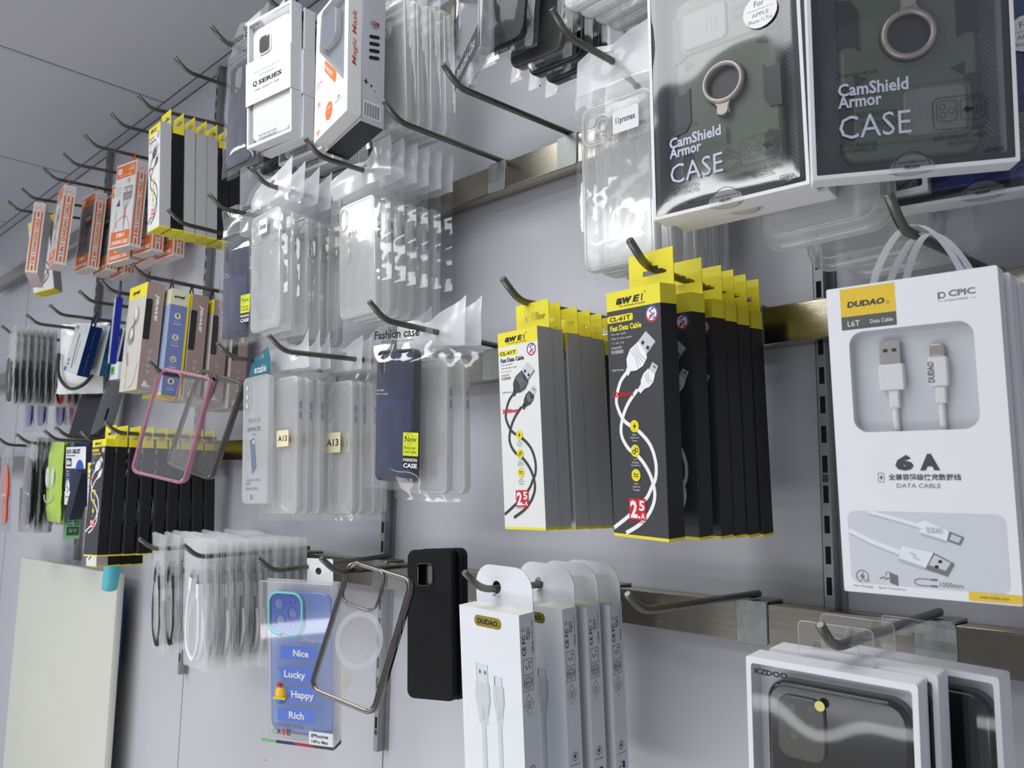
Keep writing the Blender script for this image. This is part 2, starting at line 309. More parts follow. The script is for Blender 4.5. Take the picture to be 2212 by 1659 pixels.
def usb_art(a,body,ridge,cable,dark):
    a.stroke([(20.9,62.3),(12.6,69.9),(7.8,81.6),(8.5,89.2),(15.4,99.9),(29.5,107.5),(41,117.7),(46.2,130.5),(45.7,141.9),(41.4,149.1),(35.1,157.9),(18.3,170.5),(.6,181.5)],3.0,cable,2,k=8)
    a.stroke([(30.5,76.9),(20.2,86.7),(13.4,98.3),(11.8,110.2),(18.6,120.6),(28.6,126.4),(38.1,136.4),(43.4,147.6),(43.9,157.5),(38.6,167.7),(28.2,177),(13.5,184.5)],3.0,cable,3,k=8)
    a.poly([(41,34),(50.1,42.3),(38.2,53),(29.4,43.6)],SILV,4); a.poly([(50.1,42.3),(51,43.4),(39.2,54),(38.2,53)],MGREY,4)
    for u,v in((37.6,40.4),(42.4,44.6)): a.poly([(u,v),(u+1.9,v+1.8),(u+.1,v+3.8),(u-1.8,v+2)],INK,5)
    a.poly([(33,41),(24,46),(20,53),(20.5,59),(24,62.6),(30,62.5),(37,59.6),(41.5,54),(40.5,50)],body,5)
    for i in range(4): a.stroke([(31-i*2.4,42.5+i*1.3),(34-i*1.5,50+i),(40-i*2.6,55.5+i*1.6)],.35,ridge,6)
    a.poly([(21,58),(24,62.5),(21.5,66),(18.2,63.2)],body,5)
    a.poly([(46.8,57.5),(52.1,61),(48.3,67.5),(42.2,63.2)],SILV,4); a.poly([(47.6,59.6),(50.4,61.4),(49.6,62.7),(46.8,60.9)],MGREY,5)
    a.poly([(42,62),(37,65.5),(34.4,70),(34,75),(37,77),(43,75.5),(47,72),(48.8,67)],body,5)
    for i in range(3): a.stroke([(42-i*1.6,64+i),(43-i*1.6,70),(47-i*2.3,71.5+i)],.3,ridge,6)
    a.poly([(34,73),(37.4,77),(33.6,80),(30.6,77)],body,5)
def awei_art(mb,w,k,dark):
    a=front(mb,w,0,k); T=YELD if dark else INK; S=PALE if dark else INK
    for n,(u0,u1,v0,v1,t) in enumerate(((10.3,17.4,5.6,10.6,'a'),(16.9,27.8,5.6,10.6,'w'),(28.2,35.8,5.6,10.6,'E'),(37,39,5.4,10.6,'I'))): a.text(t,u0,v0,u1,v1,INK,.045,.2)
    a.ring(41.2,4.2,.5,.75,INK,2,12); a.text('For all kinds of music',14.3,11.2,41,12.9,INK)
    a.rect(.2,18.6,28,24,YELD,1.6); a.text('CL-61T',2.6,19.5,25.4,23.1,INK,.03)
    a.text('Fast Data Cable',3.3,26.2,36.6,30.6,T,.035)
    a.disc(47.3,21.8,6.3,WHITE,1); a.ring(47.3,21.8,4.9,6.2,BLUEP,2,24,180,360); a.ring(47.3,21.8,4.9,6.2,RED,2,24,0,180)
    a.stroke([(49.5,17.7),(45,19.6),(48.6,22),(44.6,25.4)],1.3,RED,3,False); a.stroke([(45.4,23.4),(50.2,21.4),(48.4,25.6),(51,24.8)],1.0,BLUEP,3,False)
    for t,u1,v0,v1 in(('Cavo dati rapido',20.3,32.2,34),('Cable de datos rápido',26.3,35.6,37.4),('كابل بيانات سريع',18,38.8,40.8),('สายดาต้า',15,42,44.4),('快充數據線',16.8,45.2,48.2)): a.text(t,3.6,v0,u1,v1,S)
    a.text('AWEI WeChat',3.6,60,17,61.6,S)
    usb_art(a,PWHITE if dark else DARKC,MGREY if dark else SILV,PWHITE if dark else DARKC,dark)
    a.text('2000mm',3.2,77.4,25.8,81.6,RED,.03,l=5)
    for i,(v,c) in enumerate(((104.1,('Power','High-Speed','Charge')),(122.5,('Long','Lifetime','Tangle-free')),(140.7,('Speed','Lightning','Transfer')))):
        a.disc(26,v,4.6,YELD,5)
        if i==0: a.poly([(27,v-3),(24.4,v+.6),(26,v+.6),(25,v+3.2),(28,v-.6),(26.3,v-.6)],INK,6)
        elif i==1: a.ring(24.6,v+.8,1.1,1.7,INK,6,14); a.ring(27.6,v-.6,1.1,1.7,INK,6,14); a.stroke([(26.2,v-2.6),(26.2,v+.8)],.6,INK,6,False); a.stroke([(25.9,v-.6),(25.9,v+2.8)],.6,INK,6,False)
        else: a.stroke([(28.6,v-.7),(23.6,v-.7),(25,v-1.9)],.6,INK,6,False); a.stroke([(23.4,v+.8),(28.4,v+.8),(27,v+2)],.6,INK,6,False)
        for j,t in enumerate(c): a.text(t,26-len(t)*.45,v+5.6+j*2.3,26+len(t)*.45,v+7.1+j*2.3,S,l=6)
    a.rect(17.8,158,35.1,174,RED,0,6); a.text('2',19,159.5,26.4,172.6,PWHITE,.04,l=7); a.disc(28,171.8,1,PWHITE,7); a.text('5',28.2,159.4,33.8,167,PWHITE,.03,l=7); a.text('A',29.8,168.6,34,172.8,PWHITE,.03,l=7)
    a.text('OUTPUT CURRENT',17.8,174.6,35.1,176,RED,l=6)
def awei_box(w,h,d,dark,p,label,group,tabw=.82):
    o=thing('cable_box',label,'cable box',p,group); k=w/.0563; b=.0147*k; s=.0022
    mb=MB(); F,S=(DARKC,BLKC) if dark else (LGREY,GREYC)
    card(mb,w,h,d,[(-b,0,YEL,YEL if dark else S),(-h+s,-b,F,S),(-h,-h+s,YEL,YEL)],YEL,YEL,S); mb.build('carton',o)
    mb=MB(); tw=w*tabw; x1=w/2-.001; x0=x1-tw; cx=(x0+x1)/2+.004
    for y in(d-.0002,d-.0007): mb.holed([(x0,-.004),(x1,-.004),(x1,.029*k),(x0,.029*k)],[slot(cx,.0125*k)],y,YEL)
    mb.build('hang_tab',o)
    mb=MB(); awei_art(mb,w,k,dark); mb.build('printed_artwork',o,False); return o
AD=(-.3616,.1561,.205,-9,4.4,2.1)
for i,(y,yaw) in enumerate(((.205,-9),(.167,-5),(.1385,-3),(.1205,-2),(.101,-1),(.080,0))):
    p=(-.3616+.0006*i,.1561,y,yaw,4.4,2.1-.3*i); l=f'{ORD[i]} black box with yellow tab on the hook right of centre'
    if i==0: dark0=awei_box(.0563,.1876,.0171,True,p,l,'black and yellow cable boxes right of centre')
    else: clone(dark0,p,l)
for i,y in enumerate((.2,.185,.162,.144,.127)):
    p=(-.4875,.1413,y,-1.9+.5*i,3.5,-.9); l=f'{ORD[i]} grey sided box with yellow tab on the hook at centre'
    if i==0: white0=awei_box(.049,.1706,.0171,False,p,l,'white and yellow cable boxes at centre')
    else: clone(white0,p,l)
awei_box(.049,.1706,.0171,True,(-.4875,.1413,.108,0,3.5,-.9),'black box hanging last behind the grey sided boxes at centre',None)
for i,y in enumerate((.205,.189,.170,.150,.129,.110,.091,.072,.053)):
    p=(-1.4156+.002*i,.0796,y+.010-.0012*i,5.9-.8*i,-.9+.4*i,-1.7); l=f'{ORD[i]} black box with yellow tab in the long row at lower left'
    if i==0: dark1=awei_box(.0458,.1858,.0162,True,p,l,'long row of black and yellow boxes at lower left')
    else: clone(dark1,p,l)
awei_box(.05,.175,.018,False,(-1.4974,.0450,.195,-1,2.9,-2),'white box with yellow edges just peeking out below the long black row',None)
for i,y in enumerate((.176,.157,.138)):
    p=(-1.4965,.0450,y,-1,2.9,-2); l=f'{ORD[i]} black box showing only its yellow bottom edge under the long row'
    if i==0: dark2=awei_box(.05,.175,.018,True,p,l,'boxes hidden under the long black row')
    else: clone(dark2,p,l)
for i,(y,dk) in enumerate(((.2,0),(.179,1),(.16,0),(.14,0),(.121,0),(.1,1),(.08,1))):
    p=(-1.3263,.5936,y,-1.9+.3*i,3.4,.3); l=f'{ORD[i]} yellow tabbed box, {"black" if dk else "grey"} sided, in the top row at left'
    if i==0: wt=awei_box(.0499,.1752,.018,False,p,l,'yellow tabbed boxes in the top row')
    elif i==1: dt=awei_box(.0499,.1752,.018,True,p,l,'yellow tabbed boxes in the top row')
    else: clone(dt if dk else wt,p,l)
# far left twisted yellow box
o=awei_box(.05,.175,.03,False,(-2.085,.615,.16,38,-4,-13),'twisted white and yellow box behind the leftmost orange box',None); 
# ------------------------------------------------------------------ large white cable box with a window
TRAYC=M('grey_tray',(216,219,224),.4)
def big_cable(p,label,group,full=True):
    w,h,d=.0944,.1861,.0145; o=thing('data_cable_box',label,'cable box',p,group)
    mb=MB(); Q=rr(-w/2,w/2,-h,0,.0012,3); H=rr(-w/2+.012,-w/2+.0805,-.09,-.0285,.0085,6)
    mb.holed(Q,[H],0,WHITE); mb.bridge([(a,0,b) for a,b in Q],[(a,d,b) for a,b in Q],WHITE,False); mb.holed(Q,[],d,WHITE)
    mb.bridge([(a,0,b) for a,b in H],[(a,.006,b) for a,b in H],WHITE,False); mb.holed(H,[],.006,TRAYC); mb.build('carton',o)
    if full:
        X=lambda u:-w/2+u*.001
        mb=MB(); mb.box(X(29),X(40.4),.0018,.005,-.0495,-.0358,M('plug_metal',(196,190,182),.3,.85,var=.05))
        for u in(31,36): mb.box(X(u),X(u+2.6),.0017,.002,-.0425,-.0405,INK)
        mb.slab(X(27.8),X(42),-.0656,-.0496,.0015,((.0008,.0008),(0,.0016),(0,.006)),PWHITE,3); mb.slab(X(32.6),X(38.4),-.0762,-.0655,.0005,((.0008,.0016),(0,.0026),(0,.006)),PWHITE,2)
        mb.tube([(X(35.4),.004,-.076),(X(35.5),.004,-.0902)],.0019,PWHITE); mb.build('usb_plug',o)
        mb=MB(); mb.slab(X(56.6),X(64.2),-.0478,-.04,.0016,((.0008,.0018),(0,.0024),(0,.005)),MAT['plug_metal'],4); mb.slab(X(55.5),X(65.6),-.065,-.0476,.0015,((.0008,.0008),(0,.0016),(0,.006)),PWHITE,3)
        mb.slab(X(57.9),X(63.8),-.0748,-.065,.0005,((.0008,.0016),(0,.0026),(0,.006)),PWHITE,2); mb.tube([(X(60.7),.004,-.0745),(X(60.7),.004,-.0902)],.0019,PWHITE)
        a=Art(mb,(X(0),.0008,0),(1,0,0),(0,0,1)); b=Art(mb,(X(58.6),.00075,-.0625),(0,0,1),(-1,0,0)); b.text('DUDAO',0,-3.6,12,0,MGREY,.04); mb.build('usb_c_plug',o)
        mb=MB(); mb.grid(lambda i,j:(X(12+68.5*i),.0008-.0016*math.sin(math.pi*i)*math.sin(math.pi*j)+.0006*noise.noise((i*4,j*4,1)),-.0285-.0615*j),14,14,WINDOW); mb.build('window_film',o,False)
    mb=MB(); a=front(mb,w)
    a.rect(8.3,1.3,40.4,18.6,M('gold_yellow_print',(236,200,60),.35)); a.rect(8.3,18.6,40.4,26.8,M('dark_grey_print',(92,94,96),.5)); a.text('DUDAO',12.2,9.4,34.4,13.2,DARKC,.05,.15); a.ring(36.2,12.6,.6,.85,DARKC,2,12)
    a.text('L6T',12,21.4,19.2,24.8,PWHITE); a.text('Data Cable',25.4,21.8,38.4,24.2,PWHITE)
    a.ring(65.6,12.8,1.2,2,MGREY); a.rect(63.4,10.8,64.2,15.2,MGREY); a.text('CPIC',69,10.5,82.8,14.2,MGREY,.03); a.text('本产品由太平洋保险承保',66.6,15.6,79,16.8,MGREY); a.rect(63.6,16.2,65.8,16.4,MGREY); a.rect(80,16.2,83,16.4,MGREY); mb.build('brand_print',o,False); mb=MB(); a=front(mb,w)
    D=M('slate_print',(72,74,78),.5)
    a.text('6',34.2,103.9,44.4,113.2,D,.07); a.text('A',47.6,103.5,58.4,113.1,D,.07); a.text('全兼容超级快充数据线',29.9,115,68.8,118.8,D,.02); a.text('DATA CABLE',34.3,120.6,58,123.2,MGREY)
    a.frame(24,114.4,27.6,120,.3,D,.4); a.poly([(26.4,115),(24.6,117.6),(25.7,117.6),(25,119.6),(27,116.8),(25.9,116.8)],D); mb.build('title_print',o,False); mb=MB(); a=front(mb,w)
    PP=M('picture_panel_print',(212,215,222),.4); a.rect(4.6,137.2,89.2,180.5,PP,5)
    LC=M('picture_cable_print',(238,239,246),.4); SH=M('picture_shade_print',(186,190,202),.4)
    a.stroke([(16.8,137.8),(30,141),(46.5,145.4)],2.6,LC,2); a.stroke([(16.4,138.9),(30,142.2),(46,146.8)],.6,SH,3)
    a.poly([(44.4,143.2),(48.5,141.6),(60.6,147.2),(58.9,154.2),(45.4,150)],LC,3); a.poly([(45.4,148.8),(58.9,152.8),(58.9,154.2),(45.4,150.2)],SH,4); a.poly([(61,147.6),(68.2,150.6),(65.9,155.2),(59.3,153)],MGREY,4); a.poly([(62,148.9),(66.8,150.9),(65.2,153.8),(60.6,152.2)],SILV,5)
    a.text('DUDAO',48.6,145.6,57.4,149,SH,.03,-.3,5)
    a.stroke([(5,149.2),(18,155.5),(33.6,161)],3.2,LC,2); a.stroke([(5,150.8),(18,157.2),(33,162.6)],.7,SH,3)
    a.poly([(34.9,156.9),(51.7,160),(46.7,170.4),(32.3,165.8)],LC,3); a.poly([(32.8,164.2),(47.2,168.8),(46.7,170.4),(32.3,165.9)],SH,4); a.poly([(51.7,160),(61.9,165.3),(57.6,172.8),(46.7,169.6)],MGREY,4); a.poly([(52.2,161),(60.4,165.2),(57.6,169.8),(48.8,167)],SILV,5); a.poly([(61.9,165.3),(62.3,166),(58,173.4),(57.6,172.8)],M('green_print',(60,140,80),.5),5)
    for u,v in((54,164),(52,167)): a.rect(u,v,u+2,v+1.6,INK,0,6)
    a.stroke([(39,160.6),(42.4,162.2),(40.6,163),(44,164.6)],.6,SH,5,False)
    I=M('icon_grey_print',(112,114,120),.5)
    a.ring(11.3,176.3,3.2,3.7,I,3,20,100,400); a.poly([(12,173.6),(9.8,176.8),(11.2,176.8),(10.4,179.2),(13,175.9),(11.6,175.9)],I,3); a.text('Fast',12,177.6,15.4,179.6,I); a.text('Fast Charging',6,181.6,17,183.1,I)
    a.poly([(27,173),(31.6,174.4),(31.6,180.6),(27,179)],I,3); a.stroke([(25,175),(25,173),(28,173)],.4,I,3,False); a.stroke([(21.5,176.8),(24.2,175.8),(24.2,177),(26.6,176.4)],.8,I,3,False); a.text('Speed Transmission',20.4,181.7,35.6,183.1,I)
    a.stroke([(52,175.4),(43,175.4),(40.6,177.2),(43,179),(52,179)],.5,I,3); a.rect(49.5,174.8,53,176,I); a.rect(49.5,178.4,53,179.6,I); a.text('1000mm',54,176.2,66,179.2,I,.01)
    a.rect(68.4,180.4,w*1000-.1,185.2,MAT['gold_yellow_print'],0,3); a.text('www.dudao.com',74,181.8,88,183.6,D,l=4)
    mb.build('picture_print',o,False)
    if full:
        mb=MB(); mb.grid(lambda i,j:(-.022+.050*i+.003*(j-.5),d-.004+.005*(j-.5),.0005+.033*math.sin(math.pi*min(1,i*1.02))**.8),22,1,PWHITE); mb.build('carry_strap',o,False)
    return o
P0=(-.1667,.1303,.2,3.5,4.3,.2)
big0=big_cable(P0,'large white box with a window onto a white cable, foremost at right','large white data cable boxes')
big1=big_cable((-.1647,.1293,.1825,2.5,4.3,.2),'second large white box, mostly hidden behind the foremost one at right','large white data cable boxes')
mb=MB(); mb.grid(lambda i,j:(-.012+.034*i+.003*(j-.5),.0105+.005*(j-.5),.0005+.032*math.sin(math.pi*min(1,i*1.02))**.8),22,1,PWHITE); mb.build('carry_strap',big1,False)
bigh=big_cable((-.1637,.1283,.166,2.5,4.3,.2),'third large white box, mostly hidden behind the foremost one at right','large white data cable boxes',False)
for i,(y,dx) in enumerate(((.148,.004),)): i+=2; clone(bigh,(-.1667+dx,.1303-.001*i,y,2.5,4.3,.2),f'{ORD[i+1]} large white box, mostly hidden behind the foremost one at right')
# ------------------------------------------------------------------ boxed armour cases
PATT=None
def patt():
    mt=M('patterned_backing',(104,106,114),.6); nt=mt.node_tree; b=nt.nodes['Principled BSDF']; tc=nt.nodes.new('ShaderNodeTexCoord'); w=nt.nodes.new('ShaderNodeTexWave'); w.wave_type='RINGS'; w.inputs['Scale'].default_value=140; w.inputs['Distortion'].default_value=6
    w2=nt.nodes.new('ShaderNodeTexVoronoi'); w2.inputs['Scale'].default_value=160; nt.links.new(tc.outputs['Object'],w2.inputs['Vector'])
    mx=nt.nodes.new('ShaderNodeMix'); mx.data_type='RGBA'; mx.inputs['A'].default_value=L4((84,86,94)); mx.inputs['B'].default_value=L4((122,124,134)); wv=nt.nodes.new('ShaderNodeTexWave'); wv.inputs['Scale'].default_value=190; wv.bands_direction='DIAGONAL'
    nt.links.new(tc.outputs['Object'],wv.inputs['Vector']); nt.links.new(wv.outputs['Fac'],mx.inputs['Factor']); nt.links.new(mx.outputs['Result'],b.inputs['Base Color']); return mt
PATT=patt()
GREEN=M('olive_plastic',(84,96,82),.45,var=.05,bump=.15,bscale=900); DGR=M('bumper_black',(38,40,44),.4); COVER=M('camera_cover',(118,118,116),.4); RINGM=M('ring_metal',(176,168,160),.35,.6)
def armour(o,flip,green):
    """phone case in the window; local centre (58.7,100.6) mm"""
    w=.1167; cx,cz=-w/2+.0587,-.1006; s=-1 if flip else 1
    T=lambda u,v:(cx+s*u*.001,cz+s*v*.001)
    def RR(u0,u1,v0,v1,r,n=4):
        a=T(u0,v0); b=T(u1,v1); return min(a[0],b[0]),max(a[0],b[0]),min(a[1],b[1]),max(a[1],b[1]),r
    mb=MB(); x0,x1,z0,z1,r=RR(-40,40,-80.5,80.5,.012); mb.slab(x0,x1,z0,z1,r,((.003,.006),(.001,.007),(0,.009),(0,.0155)),green,6); c=mb.build('phone_case',o)
    mb=MB()
    for sg in(1,-1):
        for a,b in(((5,-26),(12,-18)),((66,30),(58,38))):
            P=[T(sg*(40.4),a[0]),T(sg*40.4,a[1]),T(sg*32,a[1]+1),T(sg*28,b[1]),T(sg*28,b[0]-4),T(sg*32,a[0]-1)]
            q=[(x,.005,z) for x,z in P]; mb.add(q,[tuple(range(6))],DGR); mb.bridge(q,[(x,.009,z) for x,z in P],DGR,False)
        P=[T(sg*27,-44),T(sg*27,-60),T(sg*31,-63),T(sg*36,-60),T(sg*36,-44),T(sg*31,-41)]; q=[(x,.0054,z) for x,z in P]; mb.add(q,[tuple(range(6))],DGR); mb.bridge(q,[(x,.009,z) for x,z in P],DGR,False)
        P=[T(sg*24,26),T(sg*31,31),T(sg*32,23)]; q=[(x,.0054,z) for x,z in P]; mb.add(q,[(0,1,2)],DGR); mb.bridge(q,[(x,.009,z) for x,z in P],DGR,False)
    P=[T(-28,-80.6),T(-18,-68),T(18,-68),T(28,-80.6)]; q=[(x,.0054,z) for x,z in P]; mb.add(q,[(0,1,2,3)],DGR); mb.bridge(q,[(x,.009,z) for x,z in P],DGR,False)
    mb.build('corner_bumpers',c)
    mb=MB(); mb.slab(*RR(-35,33,34,69,.006),((.001,.0045),(0,.0055),(0,.009)),green,5); mb.slab(*RR(-32,4,36.5,66.5,.005),((.0012,.0028),(0,.0042),(0,.0055)),COVER,5)
    for u in(-12,-8.5,-5): mb.box(*sorted((T(u,0)[0],T(u+.9,0)[0])),.0025,.003,*sorted((T(0,46)[1],T(0,57)[1])),MGREY)
    a=Art(mb,(T(0,0)[0],.0044,T(0,0)[1]),(s,0,0),(0,0,s)); a.text('DISCOVER',8,-58,29,-54,DGR,.02); a.text('INNOVATION',8,-51.5,31,-47.5,DGR,.02); a.stroke([(0,31),(0,43)],1.2,DGR,1,False); 
    h=[(-7,52),(0,48),(7,52),(7,56),(0,52),(-7,56),(-7,60),(0,64),(7,60)]; a.stroke(h,1.4,DGR,1,False)
    mb.build('camera_cover',c)
    mb=MB(); cxr,czr=T(-.5,2.4); ring=[(cxr+.0142*math.cos(2*math.pi*i/40),.0022,czr+.0142*math.sin(2*math.pi*i/40)) for i in range(40)]; mb.tube(ring,.0021,RINGM,8,True)
    mb.holed(circ(cxr,czr,.0168,40),[circ(cxr,czr,.0126,40)],.0058,DGR); k=T(-1.2,-18.5); nk=[T(-8,-11),T(5,-11),T(3,-16),T(4,-21),T(-6,-21),T(-5,-16)]
    q=[(x,.0016,z) for x,z in nk]; mb.add(q,[tuple(range(6))],RINGM); mb.bridge(q,[(x,.006,z) for x,z in nk],RINGM,False); mb.tube([(k[0],.0004,k[1]),(k[0],.006,k[1])],.0042,RINGM,20); mb.holed(circ(cxr,czr,.0126,30),[],.0057,M('ring_recess',(46,48,54),.35)); mb.build('ring_stand',c); return c
def armour_box(p,label,group,flip=False,lab=True,green=None,text=True,lv=57.8):
    w,h,d=.1167,.19,.0195; o=thing('boxed_phone_case',label,'boxed phone case',p,group)
    mb=MB(); Q=rr(-w/2,w/2,-h,0,.001,2); H=rr(-w/2+.0024,w/2-.0024,-h+.0026,-.0024,.0008,2); H2=rr(-w/2+.0065,w/2-.0065,-h+.0066,-.0065,.001,2)
    mb.holed(Q,[H],0,WHITE); mb.bridge([(a,0,b) for a,b in Q],[(a,d,b) for a,b in Q],WHITE,False); mb.holed(Q,[],d,WHITE)
    mb.holed(H,[H2],.0006,INK); mb.bridge([(a,0,b) for a,b in H],[(a,.0006,b) for a,b in H],INK,False); mb.bridge([(a,.0006,b) for a,b in H2],[(a,.0156,b) for a,b in H2],M('inner_sleeve',(150,152,158),.35),False); mb.holed(H2,[],.0156,PATT); mb.build('carton',o)
    armour(o,flip,green or GREEN)
    mb=MB(); X=lambda u:-w/2+u*.001
    mb.grid(lambda i,j:(X(2.6+111.5*i),.0004-.0022*math.sin(math.pi*i)**.6*math.sin(math.pi*j)**.5+.0007*noise.noise((i*3,j*5,p[0]*9)),-.0026-.1845*j),26,40,WINDOW); mb.build('window_film',o,False)
    if text:
        mb=MB(); a=Art(mb,(-w/2,-.0022,0),(1,0,0),(0,0,1)); TC=M('pale_blue_print',(200,206,224),.5)
        a.text('CamShield',16.4,131.2,57,139.4,TC,.022); a.text('Armor',16.2,138.9,41.6,147,TC,.022); a.text('CASE',16.4,152,57.6,166.6,TC,-.004)
        a.text('Designed by NILLKIN',16.6,124.6,40,127.2,INK); a.text('DIGITAL BRAND FOR',16.4,169.4,38,171.8,INK); a.text('SMART&SIMPLE LIFE',16.4,173,38,175.4,INK); a.text('SLIDE COVER FOR CAMERA',70,170.6,99,173.2,INK); a.text('PROTECTION',78,174.6,93,177,INK); a.text('GY0016',97.6,180.4,107.6,183,INK,.02)
        a.frame(70,147,100,167,.35,INK,4); a.frame(72,149,83.5,162,.3,INK,3); a.frame(85,149,98.5,162,.3,INK,3)
        for u,v in((75.4,153),(75.4,158),(80.4,155.6)): a.ring(u,v,1.6,1.9,INK)
        a.poly([(86.5,155.6),(89.6,153.2),(89.6,154.8),(92.6,154.8),(92.6,156.6),(89.6,156.6),(89.6,158)],INK)
        for u in(94,95.4,96.8): a.rect(u,152.6,u+.3,158.6,INK)
        mb.build('printed_lettering',o,False)
    mb=MB(); a=Art(mb,(-w/2,-.0005,0),(1,0,0),(0,0,1)); SE=G('clear_sticker',(225,226,230),.22,.4,.2)
    a.poly([(57.5+13*math.cos(R(t)),189-9*math.sin(R(t))) for t in range(0,181,12)],SE,1); a.ring(57.5,188.5,10.2,10.6,INK,2,24,190,350); a.text('www.nillkin.com',49.5,183.2,65.5,185,INK,l=2); a.text('NILLKIN',53,186.4,62,188.4,INK,.03,.3,2)
    b=Art(mb,(-w/2,0,-h-.0002),(1,0,0),(0,-1,0)); b.poly([(57.5+13*math.cos(R(t)),9*math.sin(R(t))) for t in range(0,181,12)],SE,1); b.ring(57.5,0,9.4,9.8,INK,2,24,10,170); mb.build('seal_sticker',o,False)
    if lab:
        mb=MB(); a=Art(mb,(-w/2,-.0026,0),(1,0,0),(0,0,1)); a=Art(mb,(-w/2,-.0026,-(lv-57.8)*.001),(1,0,0),(0,0,1)); a.disc(89.6,57.8,12.4,PWHITE,1); a.text('For',85.6,49.6,92.6,53.8,DARKC,l=2); a.rect(80,56,99.4,56.25,MGREY,0,2); a.text('APPLE',83.6,58.4,95.8,61.2,MGREY,l=2); a.text('iPhone 11 Pro',80.8,63,98,65.8,MGREY,l=2); mb.build('round_label',o,False)
    return o
armour_box((-.2874,.3958,.2,5.7,.6,-.9),'boxed green armour case with a round white label, left of the pair','boxed armour phone cases')
armour_box((-.1573,.3906,.2,28.5,6,-.5),'boxed green armour case with its ring above the lettering, right of the pair','boxed armour phone cases',True,False)
A2=armour_box((-.286,.398,.172,5.7,-.3,-.9),'boxed case peeking out below the left hand armour case box',None,False,False,DGR,False)
SWIRL=M('blue_swirl_case',(40,58,120),.3,var=.9,scale=60)
armour_box((-.1445,.3895,.122,12,3,-.6),'dark windowed box with a blue patterned case and round label, behind the right armour box',None,True,True,SWIRL,True,88)
# blister trays behind the armour boxes
def tray(p,label,w=.088,h=.186,d=.013):
    o=thing('blister_tray',label,'blister pack',p,'clear blister packs behind the armour boxes')
    mb=MB(); mb.slab(-w/2,w/2,-h,0,.016,((.004,.0),(.0015,.0012),(.001,d*.7),(0,d*.75),(-.004,d*.8),(-.004,d)),TRAY,8,True,False); mb.tube([(a,.0008,b) for a,b in rr(-w/2+.003,w/2-.003,-h+.003,-.003,.014,7)],.0008,TPUE,6,True); mb.tube([(a,d,b) for a,b in rr(-w/2-.004,w/2+.004,-h-.004,.004,.018,7)],.0007,TPUE,6,True); mb.build('tray_shell',o)
    mb=MB(); mb.slab(-w/2+.008,w/2-.008,-h+.008,-.008,.011,((.001,.0012),(0,.002),(0,d*.7)),TPU,6); mb.build('phone_case',o); mb=MB(); mb.slab(-.014,.014,-.003,.045,.004,((0,d*.8),(0,d*.8+.0006)),PET,4); mb.build('clear_hang_tab',o); return o
t0=tray((-.246,.3735,.149,3,0,-2),'nearest rounded clear blister pack hanging below the boxed armour cases')
clone(t0,(-.230,.364,.109,3,1,-2),'second rounded clear blister pack, lower, below the boxed armour cases'); clone(t0,(-.209,.358,.093,3,1,-2),'third and lowest rounded clear blister pack below the boxed armour cases')
def plain_window(p,label,w,h,d,cm=(.012,.009,.010,.014),name='boxed_phone_case',cat_='boxed phone case',case=None,frame=.004,inner=None,group=None):
    o=thing(name,label,cat_,p,group); mb=MB(); Q=rr(-w/2,w/2,-h,0,.0015,3); H=rr(-w/2+frame*.8,w/2-frame*.8,-h+frame,-frame,.002,3); inn=inner or M('white_inner',(242,242,246),.5)
    mb.holed(Q,[H],0,WHITE); mb.bridge([(a,0,b) for a,b in Q],[(a,d,b) for a,b in Q],WHITE,False); mb.holed(Q,[],d,WHITE); mb.bridge([(a,0,b) for a,b in H],[(a,d*.75,b) for a,b in H],inn,False); mb.holed(H,[],d*.75,inn); mb.build('carton',o)
    if case: 
        mb=MB(); mb.slab(-w/2+cm[0],w/2-cm[1],-h+cm[2],-cm[3],.013,((.003,.003),(.001,.0038),(0,.006),(0,d*.74)),case,7); mb.build('phone_case',o)
    mb=MB(); mb.grid(lambda i,j:(-w/2+.003+(w-.006)*i,.0007-.001*math.sin(math.pi*i)*math.sin(math.pi*j)+.0012*noise.noise((i*2.4,j*3.5,p[0]*7)),-.003-(h-.006)*j),16,26,WINDOW2); mb.build('window_film',o,False); return o
plain_window((-.2275,.404,.130,4,1,-1),'plain white window box between the blister packs and the right armour box',.098,.196,.018,case=TRAY)
# white boxes, lower right
kz=plain_window((-.2237,-.1012,.2,3.8,4.1,1.5),'white window box with a glossy black phone case, foremost at lower right',.1022,.19,.0195,cm=(.0115,.0055,.01,.0125),case=M('gloss_black',(9,11,13),.12,coat=.3),group='white window boxes at lower right')
mb=MB(); w=.1022; mb.slab(-w/2+.0192,-w/2+.049,-.058,-.02,.008,((.001,.0008),(0,.0016),(0,.0035)),M('lens_panel',(70,68,64),.2),6)
for u,v in((29.5,27),(41,26),(41,36),(30,44)): mb.tube([(-w/2+u*.001,.0006,-v*.001),(-w/2+u*.001,.001,-v*.001)],.0022,M('lens_ring',(88,86,82),.2),16)
mb.build('camera_panel',kz)
mb=MB(); a=Art(mb,(-w/2,-.0008,0),(1,0,0),(0,0,1)); a.text('KZDOO',6,6.4,27.6,10,INK,.05); a.disc(46.8,22.4,3.1,M('pale_yellow_print',(226,218,130),.4)); mb.build('printed_lettering',kz,False)
def clear_tab(o,w,d,x0=-.024,x1=.022):
    mb=MB(); mb.slab(x0,x1,-.002,.0225,.003,((0,d-.0004),(0,d)),PET,4,holes=[slot((x0+x1)/2,.009,.014,.005)]); mb.tube([(a,d,b) for a,b in rr(x0,x1,0,.0225,.003,4)],.00028,TPUE,5,True); mb.tube([(a,d,b) for a,b in slot((x0+x1)/2,.009,.014,.005)],.00025,TPUE,5,True); mb.build('clear_hang_tab',o)
clear_tab(kz,w,.0195)
